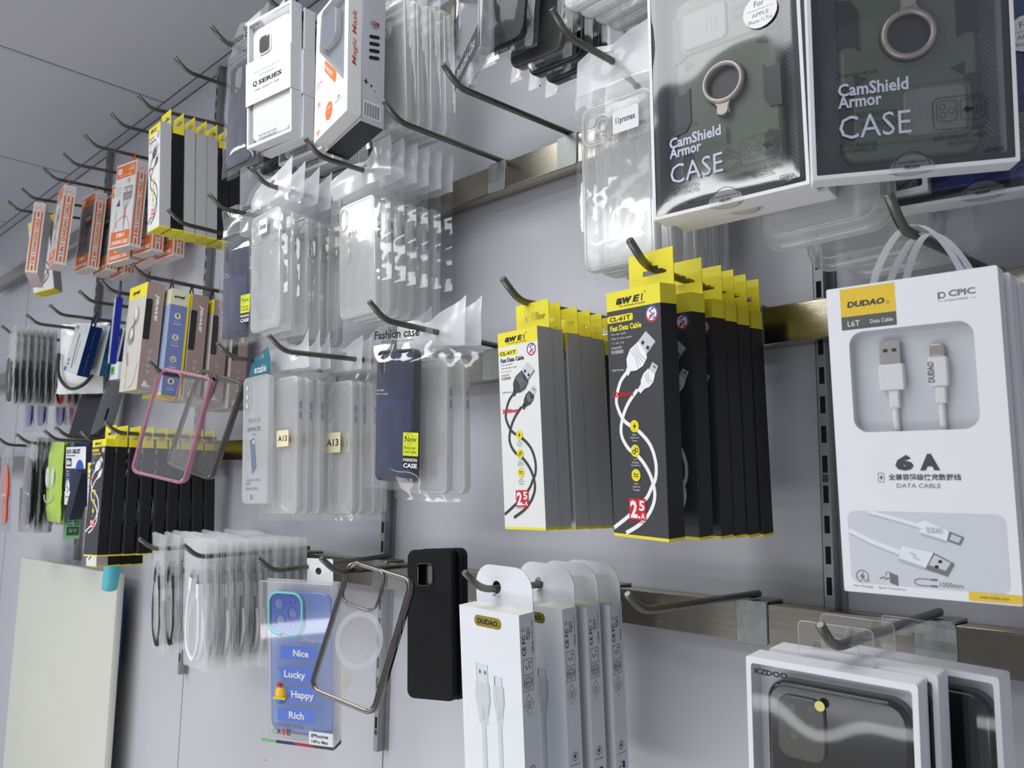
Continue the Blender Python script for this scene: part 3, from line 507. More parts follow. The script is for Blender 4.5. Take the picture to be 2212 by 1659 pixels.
k2=clone(kz,(-.2195,-.0985,.178,2,4.1,1.5),'second white window box, just behind the foremost at lower right'); clone(kz,(-.196,-.1,.143,-3,4.1,1.5),'third white window box, set apart behind the others at lower right')
# paper sleeved white box, top
kd=plain_window((-.9614,.6392,.2,6.9,3.2,-.4),'white window box with a printed paper sleeve, top row',.0964,.1788,.0165,cm=(.0075,.005,.006,.012),case=M('white_silicone',(236,236,236),.5),group='white boxes behind the sleeved box')
w=.0964; mb=MB(); mb.slab(-w/2+.0235,-w/2+.0505,-.0545,-.027,.007,((.0012,.0012),(0,.002),(0,.004)),M('white_silicone',(0,0,0)),6); mb.slab(-w/2+.0262,-w/2+.048,-.0522,-.0293,.0055,((0,.001),(0,.0018)),M('lens_panel',(0,0,0)),6); mb.build('camera_panel',kd)
mb=MB(); mb.box(-w/2-.0004,w/2+.0004,-.0018,.0168,-.1204,-.0596,WHITE,dict(t=None,b=None)); a=Art(mb,(-w/2,-.0018,0),(1,0,0),(0,0,1))
a.text('Skid,oil proof,provides native touch',18.4,76.4,75.4,79.4,MGREY); a.text('All around enclosure',29,82.2,63,85,MGREY); a.text('Q',15.3,89.2,25.4,98,INK,.04); a.text('SERIES',28,90.4,78.6,97,INK,.04); a.text('HIGH  QUALITY  CASE',20.6,101.6,72.8,104.6,INK,.01); mb.build('paper_sleeve',kd,False)
mb=MB(); a=Art(mb,(-w/2,-.0006,0),(1,0,0),(0,0,1)); a.text('K-DOO',7.2,7,27.8,10.4,INK,.05); a.disc(46.3,31.6,2.2,MAT['pale_yellow_print']); mb.build('logo_print',kd,False); mb=MB(); a=Art(mb,(-w/2,-.0006,0),(1,0,0),(0,0,1)); a.text('PROTECTIVE CASE',28.2,166.6,66,169.4,DARKC,.02); a.text('STYLISH CREATIVE',28.2,171,66,173.8,DARKC,.02); mb.build('caption_print',kd,False)
for i,(dx,z,y,l) in enumerate(((0,.637,.178,'second white box right behind the sleeved box, top row'),(.004,.628,.152,'third white box, showing its lower end below the sleeved box'),(.006,.616,.135,'fourth white box, a step lower than the third in the top row'),(.0,.628,.108,'fifth white box whose bottom corner shows beyond the orange printed box'),(.0,.622,.09,'sixth white box whose bottom corner shows beyond the orange printed box'),(.0,.627,.064,'last white box of the row, closest to the wall behind the orange printed box'))):
    clone(kd,(-.9614+dx,z,y,5,2,-.4),l)
# orange printed box
w,h,d=.0812,.18,.0172
mg=thing('boxed_phone_case','white box with orange printing and an angled window, top row','boxed phone case',(-.8054,.592,.2,-6.4,-2.7,-8.5))
mb=MB(); Q=[(-w/2,-h),(w/2,-h),(w/2,0),(-w/2,0)]; H=[(-w/2+u*.001,-v*.001) for u,v in((9,59),(71,134),(72.4,133),(72.4,6),(70.5,4),(15,4),(11.5,9),(8.6,50))]
mb.holed(Q,[H[::-1]],0,LGREY); mb.bridge([(a,0,b) for a,b in Q],[(a,d,b) for a,b in Q],LGREY,False); mb.holed(Q,[],d,LGREY); mb.bridge([(a,0,b) for a,b in H],[(a,.011,b) for a,b in H],LGREY,False); mb.holed(H[::-1],[],.011,M('window_grey',(150,158,170),.4)); mb.build('carton',mg)
mb=MB(); mb.slab(-w/2+.0105,-w/2+.046,-.058,-.012,.010,((.001,.002),(0,.003),(0,.010)),TPUE,7); mb.slab(-w/2+.0125,-w/2+.044,-.056,-.014,.008,((0,.0018),(0,.0021)),M('smoke_blue',(120,134,152),.3),7); mb.build('phone_case',mg)
mb=MB(); mb.holed(H[::-1],[],.0006,WINDOW); mb.build('window_film',mg,False)
mb=MB(); a=front(mb,w); a.poly([(24.4,81.8),(26,81),(53.5,112.5),(55,116.6),(52.6,126.4),(50.5,126),(25.5,96.5),(24.4,93.5)],ORANGE,2); b=Art(mb,(-w/2+.0262,-.0002,-.0855),(.66,0,-.75),(.75,0,.66)); b.text('F17 MAGNETIC',1,1,33,5.6,PWHITE,.02)
a.text('13.4',4.2,103,17.8,107.6,ORANGE,.01); a.ring(11.4,134,4.6,5.1,ORANGE,2); a.ring(11.4,134,1.2,2.6,ORANGE,2); a.disc(37.4,156.4,8.6,ORANGE,2,12); a.ring(37.4,156,3,3.6,PWHITE,3,20,200,340); a.ring(37.4,156,5,5.6,PWHITE,3,20,200,340); a.text('10',34.4,156.6,40,160,PWHITE,.03)
a.poly([(11,165),(11.9,170),(16,171.5),(11.9,173),(11,179),(10.1,173),(6,171.5),(10.1,170)],ORANGE,2); a.rect(51.5,147,68.8,158.4,PALE,1,1); a.text('CE',57,148.6,63,151.6,INK,.03); a.text('Mr.Purpose',53.5,153.4,66.8,156,MGREY,.02)
for v in(109.5,111,112.5,143,145): a.text('magnetic slim',6,v,17,v+1,MGREY)
mb.build('front_print',mg,False); mb=MB(); b=sideup(mb,w,-.118); b.text('Magic Mask',0,5.2,76,12.6,M('brick_print',(196,96,60),.5),.012,.2); mb.build('side_print',mg,False)
# silver side-printed box behind it
SILB=M('silver_card',(196,198,204),.4)
sb=thing('boxed_phone_case','silver box with four black bars printed on its side, behind the orange printed box','boxed phone case',(-.803,.60,.182,-6.4,-2.7,-7))
w,h,d=.084,.193,.030; mb=MB(); mb.box(-w/2,w/2,0,d,-h,0,SILB,dict(b=BLKC)); mb.build('carton',sb)
mb=MB(); a=side(mb,w)
for i in range(4): 
    v=76+i*9.4; a.poly([(u+9,vv+v-(u)*.28) for u,vv in rr(0,14,0,5,2.4,5)],INK,2)
for r_ in(1.5,3.5,5.4): a.ring(16,60,r_-.5,r_,INK,2); 
a.rect(10.4,59.7,21.6,60.3,INK); a.rect(15.7,54.6,16.3,65.4,INK); a.disc(20,57.5,2.4,RED,3)
mb.build('bars_print',sb,False); mb=MB(); a=side(mb,w); a.rect(3,164,26,186,PALE,0,2)
for i in range(17): a.rect(5+i*1.15,167,5+i*1.15+(.35 if i%3 else .75),184,INK,0,3)
for u,v,s in((6,140,5),(13,143,3.2),(18,148,1.6)): a.poly([(u,v-s),(u+s*.2,v-s*.2),(u+s*.7,v),(u+s*.2,v+s*.2),(u,v+s),(u-s*.2,v+s*.2),(u-s*.7,v),(u-s*.2,v-s*.2)],INK,2)
mb.build('barcode_print',sb,False)

# ------------------------------------------------------------------ white cable boxes with rounded tabs
def tab_box(p,label):
    w,h,d=.0755,.18,.0182; o=thing('cable_box',label,'cable box',p,'white cable boxes with rounded tabs')
    DUST=M('dusty_card',(226,222,218),.7,var=.12,scale=700); WC=M('cool_white_card',(232,235,240),.45); WS=M('side_white_card',(214,216,224),.45)
    mb=MB(); card(mb,w,h,d,[(-h,0,WC,WS)],DUST,WS,WS); mb.build('carton',o)
    x0,x1,T=-w/2+.004,w/2-.0005,.036; P=[(x0,-.002),(x1,-.002),(x1,.008)]+[(x1-.02+.02*math.cos(R(t)),.016+.019*math.sin(R(t))) for t in range(0,91,10)]+[(x0+.02+.02*math.cos(R(t)),.016+.019*math.sin(R(t))) for t in range(90,181,10)]+[(x0,.008)]
    mb=MB()
    for y in(d-.0002,d-.0008): mb.holed(P,[circ(-.0065,.0160,.0054,18)],y,WC)
    mb.grid(lambda i,j:(-.0065-.004+.008*i,d-.0009-.004*j,.0108-.0022*j),3,2,WC); mb.build('hang_tab',o)
    mb=MB(); a=front(mb,w,0,.0755/.0733); CAB=M('grey_cable_art',(204,209,214),.35); CS=M('grey_cable_art_shade',(178,184,190),.35); MT=M('plug_art',(214,222,226),.3)
    a.rect(19,5.6,52.4,14.8,GOLD,4.4,1); a.text('DUDAO',23,8,48,12.6,INK,.05); a.ring(49.6,12.2,.5,.8,INK,2,10)
    def plug(u,v0,wm,hm,wb,hb,cw):
        a.rect(u-wm/2,v0,u+wm/2,v0+hm,MT,0,2); a.rect(u-wm/2,v0,u-wm/2+.7,v0+hm,INK if wm<10 else CS,0,3); a.rect(u+wm/2-.6,v0,u+wm/2,v0+hm,CS,0,3)
        v=v0+hm; a.poly([(u-wb/2,v),(u+wb/2,v),(u+wb/2+.6,v+hb*.42),(u+wb*.34,v+hb*.8),(u+wb*.3,v+hb),(u-wb*.3,v+hb),(u-wb*.34,v+hb*.8),(u-wb/2-.6,v+hb*.42)],CAB,2); a.poly([(u+wb/2-1.4,v),(u+wb/2,v),(u+wb/2+.6,v+hb*.42),(u+wb*.34,v+hb*.8),(u+wb*.24,v+hb*.8),(u+wb/2-1.2,v+hb*.42)],CS,3)
        a.rect(u-1.1,v+hb*.62,u+1.1,v+hb*.9,CS,1,3); a.rect(u-.6,v+hb*.65,u+.6,v+hb*.88,CAB,.6,4); a.rect(u-cw/2,v+hb,u+cw/2,180,CAB,0,2); a.rect(u+cw/2-.8,v+hb,u+cw/2,180,CS,0,3)
    plug(26.4,45.8,14.4,15.6,17.5,34,5.4); plug(46,53.2,9.2,7.2,12.4,31,5)
    for u in(22.6,29): a.rect(u,51,u+2.4,54,MGREY,0,4)
    a.stroke([(26.4,68),(26.4,75)],.5,PWHITE,4,False); a.ring(26.4,69,1.6,2,PWHITE,4,16,180,360); b=Art(mb,(-w/2+.0445,-.0003,-.0775),(0,0,1),(-1,0,0)); b.text('DUDAO',0,-3,13,0,PWHITE,.02,l=1)
    mb.build('front_print',o,False); mb=MB(); up=sideup(mb,w,-.034); up.text('CE FC',0,2.2,17,6.4,INK,.02); up.text('中国制造 / Made in China',0,13.5,28,15.6,INK); up.ring(21.4,4,1.3,2.1,INK,1,3); up.ring(20.4,9.6,1.4,2,INK,1,10); up.frame(13,8,18,11.6,.5,INK); up.stroke([(12.6,7.4),(18.4,12.2)],.5,INK,2,False)
    s=side(mb,w); s.frame(2.6,37,13.6,63,.4,INK); s.rect(2.6,49.4,13.6,49.8,INK); s.ring(8,56,4.6,5,INK,2); s.ring(8,56,3,3.5,INK,2); s.text('ISO',5.6,55,10.4,57.4,INK,.02); s.stroke([(5,42),(7,45.5),(9,42),(11,45)],.8,INK,2,False); s.text('RoHS',8.6,39,12.6,41,INK)
    s.stroke([(8,65),(13.6,74),(8,83),(2.4,74),(8,65)],.4,INK,1,False)
    for i,(t,u0,u1) in enumerate((('HIGH',6,10),('QUALITY',4.6,11.4),('TEST',6,10))): s.text(t,u0,71+i*2.4,u1,72.8+i*2.4,INK)
    s.ring(8.6,127,3.4,3.9,INK); s.poly([(9.4,123.6),(6.4,127.4),(8.2,127.4),(7.4,130.4),(10.8,126.2),(9,126.2)],INK,2); s.text('Fast Charging',3,133,14,134.8,INK)
    s.poly([(9.4,141),(13,142.2),(13,148.4),(9.4,147)],INK); s.stroke([(8.6,141),(6.8,141),(6.8,143)],.5,INK,1,False); s.stroke([(3.6,146),(6,144.6),(6,145.8),(8.6,145)],.8,INK,1,False); s.text('High-Speed',3.4,151,13.4,152.8,INK); s.text('Transmission',3,153.6,13.8,155.4,INK)
    mb.build('side_print',o,False); return o
tb=tab_box((-.5222,-.0981,.195,-1.4,5.2,.8),'foremost white cable box with a rounded tab at bottom centre')
for i,(y,z,ya) in enumerate(((.141,-.098,-2),(.113,-.098,-1),(.086,-.098,0))): clone(tb,(-.5215+.004*i,z,y,ya,5,.8),f'{ORD[i+1]} white cable box with a rounded tab at bottom centre')
# ------------------------------------------------------------------ orange and white boxes
def orange_box(p,label,dark=False):
    w,h,d=.0776,.1692,.0231; o=thing('charging_cable_box',label,'cable box',p,'orange and white cable boxes in the top row')
    mb=MB(); W=M('glossy_white_card',(238,236,234),.3); PINK=M('pinkish_white_card',(222,204,198),.5); mb.box(-w/2,w/2,0,d,-h,0,W,dict(b=PINK,t=GREYC)); mb.build('carton',o)
    mb=MB(); mb.box(-.006,.006,d*.5,d*.5+.0008,-.004,.022,ORANGE); mb.tube([(-.006,d*.5,.022),(0,d*.5,.0235),(.006,d*.5,.022)],.0012,ORANGE); mb.build('hang_tab',o)
    mb=MB(); a=front(mb,w); BG=M('dark_photo_print',(112,110,112),.35) if dark else M('light_photo_print',(222,222,222),.35)
    a.rect(2,3,w*1000-2,h*1000-3,BG,0,1); a.rect(2,3,w*1000-2,29,ORANGE,0,2); a.rect(2,136,w*1000-2,h*1000-3,ORANGE,0,2)
    a.rect(7,9,23,20,PWHITE,5,3); a.text('GTL',9.5,11.5,20.5,17.5,ORANGE,.03,l=4); a.text('Model',55,7,70,10,PWHITE,l=3); a.text('GT-02',50,12,70,17,PWHITE,.02,l=3); a.text('Three in One Charging',14,22,62,26,PWHITE,l=3)
    a.text('PD',46,33,60,42,ORANGE,.03,.5,l=3); C=M('dark_cable_print',(52,50,52),.45)
    a.rect(36,48,72,76,M('phone_photo_print',(150,150,152),.4) if not dark else C,5,2)
    for i in range(4):
        u=38+i*8; a.rect(u,52,u+4,60,SILV if i%2 else PWHITE,1,3); a.rect(u-.5,60,u+4.5,64,RED,1,3); a.stroke([(u+2,64),(u+1.6,80),(48,96)],2,C if dark else MGREY,3)
    a.rect(44,94,53,106,RED if dark else M('salmon_print',(226,120,112),.4),2,4); a.poly([(45,106),(52,106),(49.5,134),(47.5,134)],C if dark else MGREY,3)
    a.stroke([(47,108),(30,112),(16,122),(8,136)],1.6,C if dark else RED,3); a.stroke([(50,108),(60,112),(66,122),(72,134)],1.6,C if dark else RED,3); a.stroke([(20,128),(14,110),(16,92)],1.4,C,3); a.poly([(12,84),(24,70),(27,86)],C,3)
    for v in(46,51,56,61): a.text('fast data',7,v,28,v+2.4,MGREY,l=3)
    a.text('3 IN 1',24,140,54,149,PWHITE,.06,l=3); a.text('CHARGING CABLE',7,154,70,162,PWHITE,.03,l=3)
    s=side(mb,w); D=d*1000
    s.disc(D/2,14,8.6,ORANGE,1); s.disc(D/2,14,7.6,PWHITE,2); s.text('GTL',5.6,11,17.4,17.4,ORANGE,.03,l=3)
    s.rect(3,23,6.4,164,ORANGE,0,1); s.rect(D-6.4,23,D-3,164,ORANGE,0,1); s.rect(9.6,24,13.6,36,ORANGE,0,1); s.rect(9.6,152,13.6,164,ORANGE,0,1)
    u=sideup(mb,w,-.149); u.text('3 IN 1',0,8,24,15.4,ORANGE,.05); u.text('CHARGING CABLE',28,8,109,15.4,ORANGE,.03)
    mb.build('printed_artwork',o,False); return o
ob=orange_box((-1.6221,.633,.135,6.6,.5,3.3),'nearest orange and white cable box with a light front, top row')
for p,l in(((-1.6165,.6285,.096,4,.5,1.5),'second orange and white box, behind the nearest light fronted one'),((-1.611,.6245,.058,3,.5,0),'third orange and white box, half hidden under the yellow edged boxes'),((-1.7089,.6252,.110,9.9,.6,-.9),'orange and white box hanging lower, just left of the nearest light one'),((-1.700,.6265,.072,6,.6,-6),'orange and white box behind the lower light one, nearest the wall'),
  ((-1.8618,.6298,.18,-8.3,-2.1,2.6),'orange and white box with its printed side forward, second from the left'),((-2.004,.6143,.185,-25,.4,-10.9),'leftmost orange and white cable box, tilted')): clone(ob,p,l)
od=orange_box((-1.8652,.6332,.123,1.2,-1.3,1.2),'orange box with a dark photo front, middle of the orange group',True)
clone(od,(-1.8580,.632,.090,0,-1,0),'orange box right behind the dark fronted one'); clone(od,(-1.852,.629,.056,0,-1,-1),'last orange box behind the dark fronted one, nearest the wall')
# ------------------------------------------------------------------ earphone boxes
BRN=M('brown_card',(168,146,138),.4); BEI=M('beige_photo_print',(206,200,190),.4); LAV=M('lavender_card',(124,138,190),.45); CREAM=M('cream_card',(226,226,198),.45)
def ear_box(p,label,blue=False):
    w,h,d=.078,.1755,.0281; o=thing('earphone_box',label,'earphone box',p,'earphone boxes, left'); hk=M('dark_hang_hook',(70,72,74),.3)
    mb=MB()
    if blue: card(mb,w,h,d,[(-.026,0,CREAM,CREAM),(-h+.004,-.026,M('pale_blue_card',(168,188,218),.45),LAV),(-h,-h+.004,YELD,LAV)],CREAM,YELD,YELD); mb.box(-w/2,w/2,d,d+.0035,-h,-.003,YELD)
    else: card(mb,w,h,d,[(-.022,0,YELD,BRN),(-h,-.022,BEI,BRN)],BRN,M('beige_card',(196,186,168),.5),BRN)
    mb.build('carton',o)
    mb=MB(); q=[(-.004,d*.5,-.002),(-.006,d*.5,.012),(0,d*.5,.026),(.006,d*.5,.012),(.004,d*.5,-.002)]; mb.tube(q,.0014,hk,6); mb.box(-.007,.007,d*.5-.0006,d*.5+.0006,-.003,.004,hk); mb.build('hang_loop',o)
    mb=MB(); a=front(mb,w); s=side(mb,w); D=d*1000
    if blue:
        s.text('awei',5,9.5,23,14.5,INK,.04,.25); s.text('For all kinds of music',7,16,21,17.4,MGREY)
        for i,(v,t) in enumerate(((44,'vibrate'),(80,'workout'),(116,'magnet'),(152,'battery'))):
            s.disc(D/2-.6,v,5.4,CREAM,1)
            if i==0: s.rect(12.2,v-3,14.8,v+1,INK,1,2); s.rect(13.2,v+1,13.8,v+3.4,INK,0,2)
            elif i==1: s.disc(13.6,v-2.8,.9,INK,2); s.stroke([(13.6,v-1.6),(13.2,v+.8),(15.4,v+3.4)],.8,INK,2,False); s.stroke([(13.2,v+.8),(11,v+3.2)],.8,INK,2,False); s.stroke([(11,v-.4),(13.4,v-1.2),(16,v)],.7,INK,2,False)
            elif i==2: s.stroke([(11.4,v-2.6),(11.4,v+1),(13.4,v+2.8),(15.4,v+1),(15.4,v-2.6)],1.2,INK,2)
            else: s.frame(11.6,v-3,15.2,v+3,.8,INK,0,2); s.rect(12.6,v-1.4,14.2,v+2,INK,0,2)
            s.text('Wireless',8,v+8,19,v+10,CREAM,l=1); s.text(t,7,v+12,20,v+14.4,PWHITE,.02,l=1)
    else:
        a.text('awei',17,8,48,15,INK,.05,.25); a.text('For all kinds of music',20,16.6,46,18.4,MGREY)
        EP=M('earphone_print',(150,150,148),.3); LT=M('ear_highlight_print',(222,222,220),.3)
        a.disc(44,52,12,EP,1,15); a.disc(41,48,7,LT,2,10); a.disc(27,84,12,EP,1,16); a.disc(29,80,7,LT,2,9); a.poly([(28,66),(40,58),(44,92),(34,100)],EP,1)
        a.stroke([(40,66),(20,74),(12,98),(18,120),(24,140),(24,172)],1.1,DARKC,2); a.poly([(18,112),(22,110),(30,132),(25,134)],EP,3); a.stroke([(70,130),(60,160),(40,172)],1.1,DARKC,2)
        a.text('G20BL',10,146,30,151,YELD,.02); 
        for i,t in enumerate(('Wireless','Sports Music','Earphones')): a.text(t,8,155+i*5,30,158+i*5,PWHITE,l=1)
        s.rect(.4,27,11,94,M('box_window_dark',(52,52,54),.15),3,1); u=sideup(mb,w,-.062); u.text('awei',0,13.5,44,20.5,PWHITE,.03,.25)
        for v,r_ in((112,3.2),(124,3),(135,2.6),(145,2.4)): s.ring(14,v,r_-.4,r_,PALE,1,16); s.rect(13.6,v-1.6,14.4,v+1.6,PALE,0,1)
        s.poly([(6,168),(10,160),(13,160),(15,166),(19,168),(22,169.5),(8,170)],PALE,1); s.text('magnetic',4,171,24,173.4,PALE,l=1)
    mb.build('printed_artwork',o,False); return o
eb=ear_box((-1.3669,.3331,.19,-1.3,-1.4,1),'foremost earphone box with a photo front and brown side')
ear_box((-1.3523,.3250,.157,-1,-2.1,-.6),'lavender sided earphone box with four round cream icons',True)
clone(eb,(-1.349,.322,.124,-1,-1.4,0),'brown earphone box right behind the lavender one'); clone(eb,(-1.344,.318,.089,0,-1.4,-.6),'fourth earphone box, brown, with a yellow corner showing'); clone(eb,(-1.338,.312,.055,0,-1,-.6),'last brown earphone box, next to the navy bagged case')
# ------------------------------------------------------------------ blue and silver boxes
SIL2=M('silver_pack_print',(206,210,212),.35); BLU=M('deep_blue_foil',(12,44,104),.22,.3); BLU2=M('green_blue_foil',(16,70,110),.2,.4,var=.6,scale=30); NB=M('navy_hook',(44,48,92),.4)
def blue_box(p,label,w=.1,h=.1017,d=.0228,foil=BLU):
    o=thing('accessory_box',label,'box',p,'blue and silver boxes'); mb=MB(); mb.box(-w/2,w/2,0,d,-h,0,SIL2,dict(r=foil,b=M('dark_edge',(60,64,74),.5))); mb.build('carton',o)
    mb=MB(); mb.tube([(w*.25-.012,d*.5,-.001),(w*.25-.014,d*.5,.012),(w*.25,d*.5,.028),(w*.25+.014,d*.5,.012),(w*.25+.012,d*.5,-.001)],.0019,NB,6); mb.tube([(w*.25-.008,d*.5,.004),(w*.25,d*.5,.014),(w*.25+.008,d*.5,.004)],.0015,NB,6); mb.build('hang_hook',o)
    mb=MB(); a=front(mb,w); W_=w*1000; H_=h*1000; a.text('Aux',6,4,30,12,DARKC,.02,.3); a.text('Cable',6,14,26,17,MGREY); a.stroke([(W_*.46,20),(W_*.44,H_*.5),(W_*.5,H_*.9)],8,MGREY,2); a.stroke([(W_*.66,34),(W_*.62,H_*.5),(W_*.64,H_*.8)],2.4,DARKC,2); a.ring(W_*.78,13,5,5.6,MGREY,2)
    for i in range(3):
        for j in range(2): a.rect(12+i*5,H_*.74+j*8,15+i*5,H_*.74+5+j*8,DARKC,0,2)
    a.rect(1,H_-9,16,H_-.6,BLUEP,0,2); s=sideup(mb,w,-h+.006); s.text('LIGHTNING  AUDIO  CABLE',0,10,40,12,MGREY); s.text('HIGH QUALITY',50,10,86,12,MGREY); mb.build('printed_artwork',o,False); return o
bb=blue_box((-1.7592,.329,.146,-1.3,-6.6,11.9),'tilted silver box with a deep blue side, nearest of the pair')
blue_box((-1.752,.330,.112,-1.3,-5,9),'blue and green foil sided box behind the tilted silver one',foil=BLU2)
blue_box((-1.742,.3275,.088,0,-5,8),'third blue and silver box, nearly hidden by the earphone box',foil=BLU)
blue_box((-1.452,.3235,.196,-16,-1,6),'narrow silver box with a bright blue edge beside the earphone box',.055,.112,.0105,M('bright_blue_edge',(14,30,140),.25))
o=thing('accessory_box','small white box with a green square print below the blue edged box','box',(-1.688,.248,.105,-5,0,3)); mb=MB(); mb.box(-.03,.03,0,.02,-.034,0,WHITE,dict(b=GREYC)); mb.build('carton',o); mb=MB(); a=front(mb,.06); a.rect(8,8,32,24,M('leaf_green_print',(110,190,80),.45),0,2); a.text('10W',12,12,26,19,DARKC,.02,l=3); mb.build('printed_artwork',o,False); mb=MB(); mb.slab(-.02,.01,-.004,.096,.004,((0,.016),(0,.0166)),PET,4); mb.build('clear_hang_tab',o)
# ------------------------------------------------------------------ bags
def sheet(mb,w,z0,z1,y,dep,seed,m,nu=14,nv=22,amp=.0011,sgn=-1,bulge=True):
    def fn(i,j):
        x=(i-.5)*w; z=z0+(z1-z0)*j; b=(math.sin(math.pi*i)**.5)*(min(1,6*min(j,1-j)+.1)) if bulge else .1
        n=noise.noise((x*55+seed,z*38,seed))+.6*abs(noise.noise((x*110,z*70+seed*3,seed)))
        return (x+.0012*noise.noise((seed,z*30,2.)),y+sgn*dep*b+amp*n*1.2,z+(.0018*noise.noise((x*40,seed,5.)) if j in(0,1) else 0))
    mb.grid(fn,nu,nv,m)
def bag(parent,w,z0,z1,dep,seed,ztop=.013,m=None,hm=None,hole=0.0,two=True):
    """flat cellophane bag: header from ztop to z0, pouch from z0 to z1 (z measured from the hook)"""
    mb=MB(); sheet(mb,w,z0,z1,0,dep,seed,m or FILM); 
    if two: sheet(mb,w,z0,z1,dep*.9,dep*.35,seed+9,m or FILM,sgn=1)
    mb.build('bag_film',parent,False)
    mb=MB(); nx,nz=12,6
    fn=lambda i,j:((i-.5)*w,dep*.4+.0035*noise.noise((i*3,j*2,seed))+.004*(1-j)*math.sin(i*7+seed),ztop+(z0-ztop)*j+.012*(1-j)*(i-.35+.25*math.sin(seed*5))*abs(i-.5)*4-.006*(1-j)*max(0,1-abs(i-.5-hole/w)*5)+.002*noise.noise((i*5,seed,1.)))
    hc=int((.5+hole/w)*nx); mb.grid(fn,nx,nz,hm or HEAD,True,lambda i,j:i in(hc,hc-1) and j==int(nz*ztop/(ztop-z0)-.3)); mb.build('bag_header',parent,False)
def clear_case(parent,cw,ch,ztop,y,cam='square',m1=None,m2=None):
    mb=MB(); x0,x1=-cw/2,cw/2; z1=ztop; z0=ztop-ch
    mb.shell(x0,x1,z0,z1,.010,.0095,.0014,m1 or TPUE,(),6,.002,m2 or TPU,False); c=mb.build('phone_case',parent); c.location=(0,y,0)
    mb=MB(); q=rr(x0+.0042,x1-.0042,z0+.0042,z1-.0042,.007,6); mb.tube([(a,-.0001,b) for a,b in q],.00045,TPUE,5,True)
    if cam=='square':
        q=rr(x0+.005,x0+.036,z1-.039,z1-.006,.009,6); mb.tube([(a,-.0004,b) for a,b in q],.0011,TPUE,6,True); q=rr(x0+.0075,x0+.0335,z1-.0365,z1-.0085,.007,6); mb.tube([(a,-.0004,b) for a,b in q],.0007,TPUE,6,True)
        for u,v in((.0135,.0155),(.0135,.029),(.0265,.0222)): mb.tube([(a,-.0004,b) for a,b in circ(x0+u,z1-v,.0056,18)],.0007,TPUE,6,True)
        mb.tube([(a,-.0004,b) for a,b in circ(x0+.027,z1-.033,.0022,12)],.0006,TPUE,6,True)
    elif cam=='tall':
        q=rr(x0+.005,x0+.022,z1-.052,z1-.008,.008,6); mb.tube([(a,-.0004,b) for a,b in q],.001,TPUE,6,True)
    elif cam=='pill':
        q=rr(x0+.004,x0+.018,z1-.034,z1-.007,.007,6); mb.tube([(a,-.0004,b) for a,b in q],.001,TPUE,6,True)
    mb.build('camera_ring',c)
    mb=MB(); BT=M('button_grey',(150,162,172),.25)
    for zz in(.034,.047): mb.box(x1,x1+.0011,.0035,.0062,z1-zz-.009,z1-zz,BT)
    mb.build('side_buttons',c); return c
def sticker(parent,t,u0,z0,w,h,y,m=None,bold=.02):
    mb=MB(); a=Art(mb,(u0,y,z0),(1,0,0),(0,0,1)); 
    if m: a.rect(0,0,w*1000,h*1000,m,1.5,1)
    a.text(t,w*120,h*320,w*880,h*680,INK,bold); mb.build('size_sticker',parent,False)
STK=M('cream_sticker',(238,228,190),.5); WST=M('white_sticker',(228,230,232),.4)
def bag_item(p,label,group,cw,ch,off,bw,cam,text,hole,seed,stk=None,su=0,sz=0,sw=.02,sh=.012):
    o=thing('bagged_phone_case',label,'bagged phone case',p,group); bag(o,bw,-off*.62,-off-ch-.008,.0055,seed,.013,hole=hole,two=False)
    clear_case(o,cw,ch,-off,-.0042,cam)
    if text: sticker(o,text,-cw/2+su,-off-sz,sw,sh,-.0090,stk)
    return o
def bag_row(ps,labels,group,*args,**k):
    o=bag_item(ps[0],labels[0],group,*args,**k)
    for p,l in zip(ps[1:],labels[1:]): clone(o,p[:3]+(p[3]+rnd.uniform(-1.2,1.2),p[4]+rnd.uniform(-.5,.5),p[5]+rnd.uniform(-1.2,1.2)),l)
def L(i,what): return f'{ORD[i]} {what}'
bag_row([(-.977+.002*i,.403-.0025*i,y,-2+i*1.2,2.5,-.5+.4*i) for i,y in enumerate((.178,.161,.142,.125,.110,.094))],[L(i,'clear bagged case with square camera ring in the left half of the double row') for i in range(6)],'clear bagged cases, left half of the double row',.081,.160,.034,.108,'square','Xsmax',.012,1.3,stk=WST,su=.032,sz=.012,sw=.024,sh=.020)
bag_row([(-.829+.003*i,.403,y,-1+i,2.5,-.6+.3*i) for i,y in enumerate((.136,.120,.104,.087,.071,.055))],[L(i,'clear bagged case in the right half of the double row') for i in range(6)],'clear bagged cases, right half of the double row',.078,.147,.043,.130,'pill','IP XR',.008,4.7,su=.026,sz=.036,sw=.026,sh=.016)
bag_row([(-.432+.003*i,.403,y,1+i,3,.5) for i,y in enumerate((.132,.117,.102,.087,.072,.057,.042))],[L(i,'clear bagged case in the group left of the boxed armour cases') for i in range(7)],'clear bagged cases left of the boxed armour cases',.080,.157,.043,.098,'square','11promax',-.004,7.9,stk=WST,su=.041,sz=.016,sw=.028,sh=.021)
bag_row([(-.966+.003*i,.174,y,4-i,2,-1.5) for i,y in enumerate((.148,.133,.118))],[L(i,'clear bagged case with a yellow sticker in the left bunch of the lower row') for i in range(3)],'clear bagged cases, left bunch of the lower row',.071,.177,.026,.106,'tall','A13',.030,2.9,stk=STK,su=.034,sz=.070,sw=.026,sh=.021)
bag_row([(-.915+.002*i,.178,y,2-i,2,-1) for i,y in enumerate((.096,.082,.068,.054))],[L(i,'clear bagged case with a yellow sticker in the right bunch of the lower row') for i in range(4)],'clear bagged cases, right bunch of the lower row',.066,.172,.034,.090,'tall','A13',.012,6.1,stk=STK,su=.014,sz=.067,sw=.034,sh=.026)
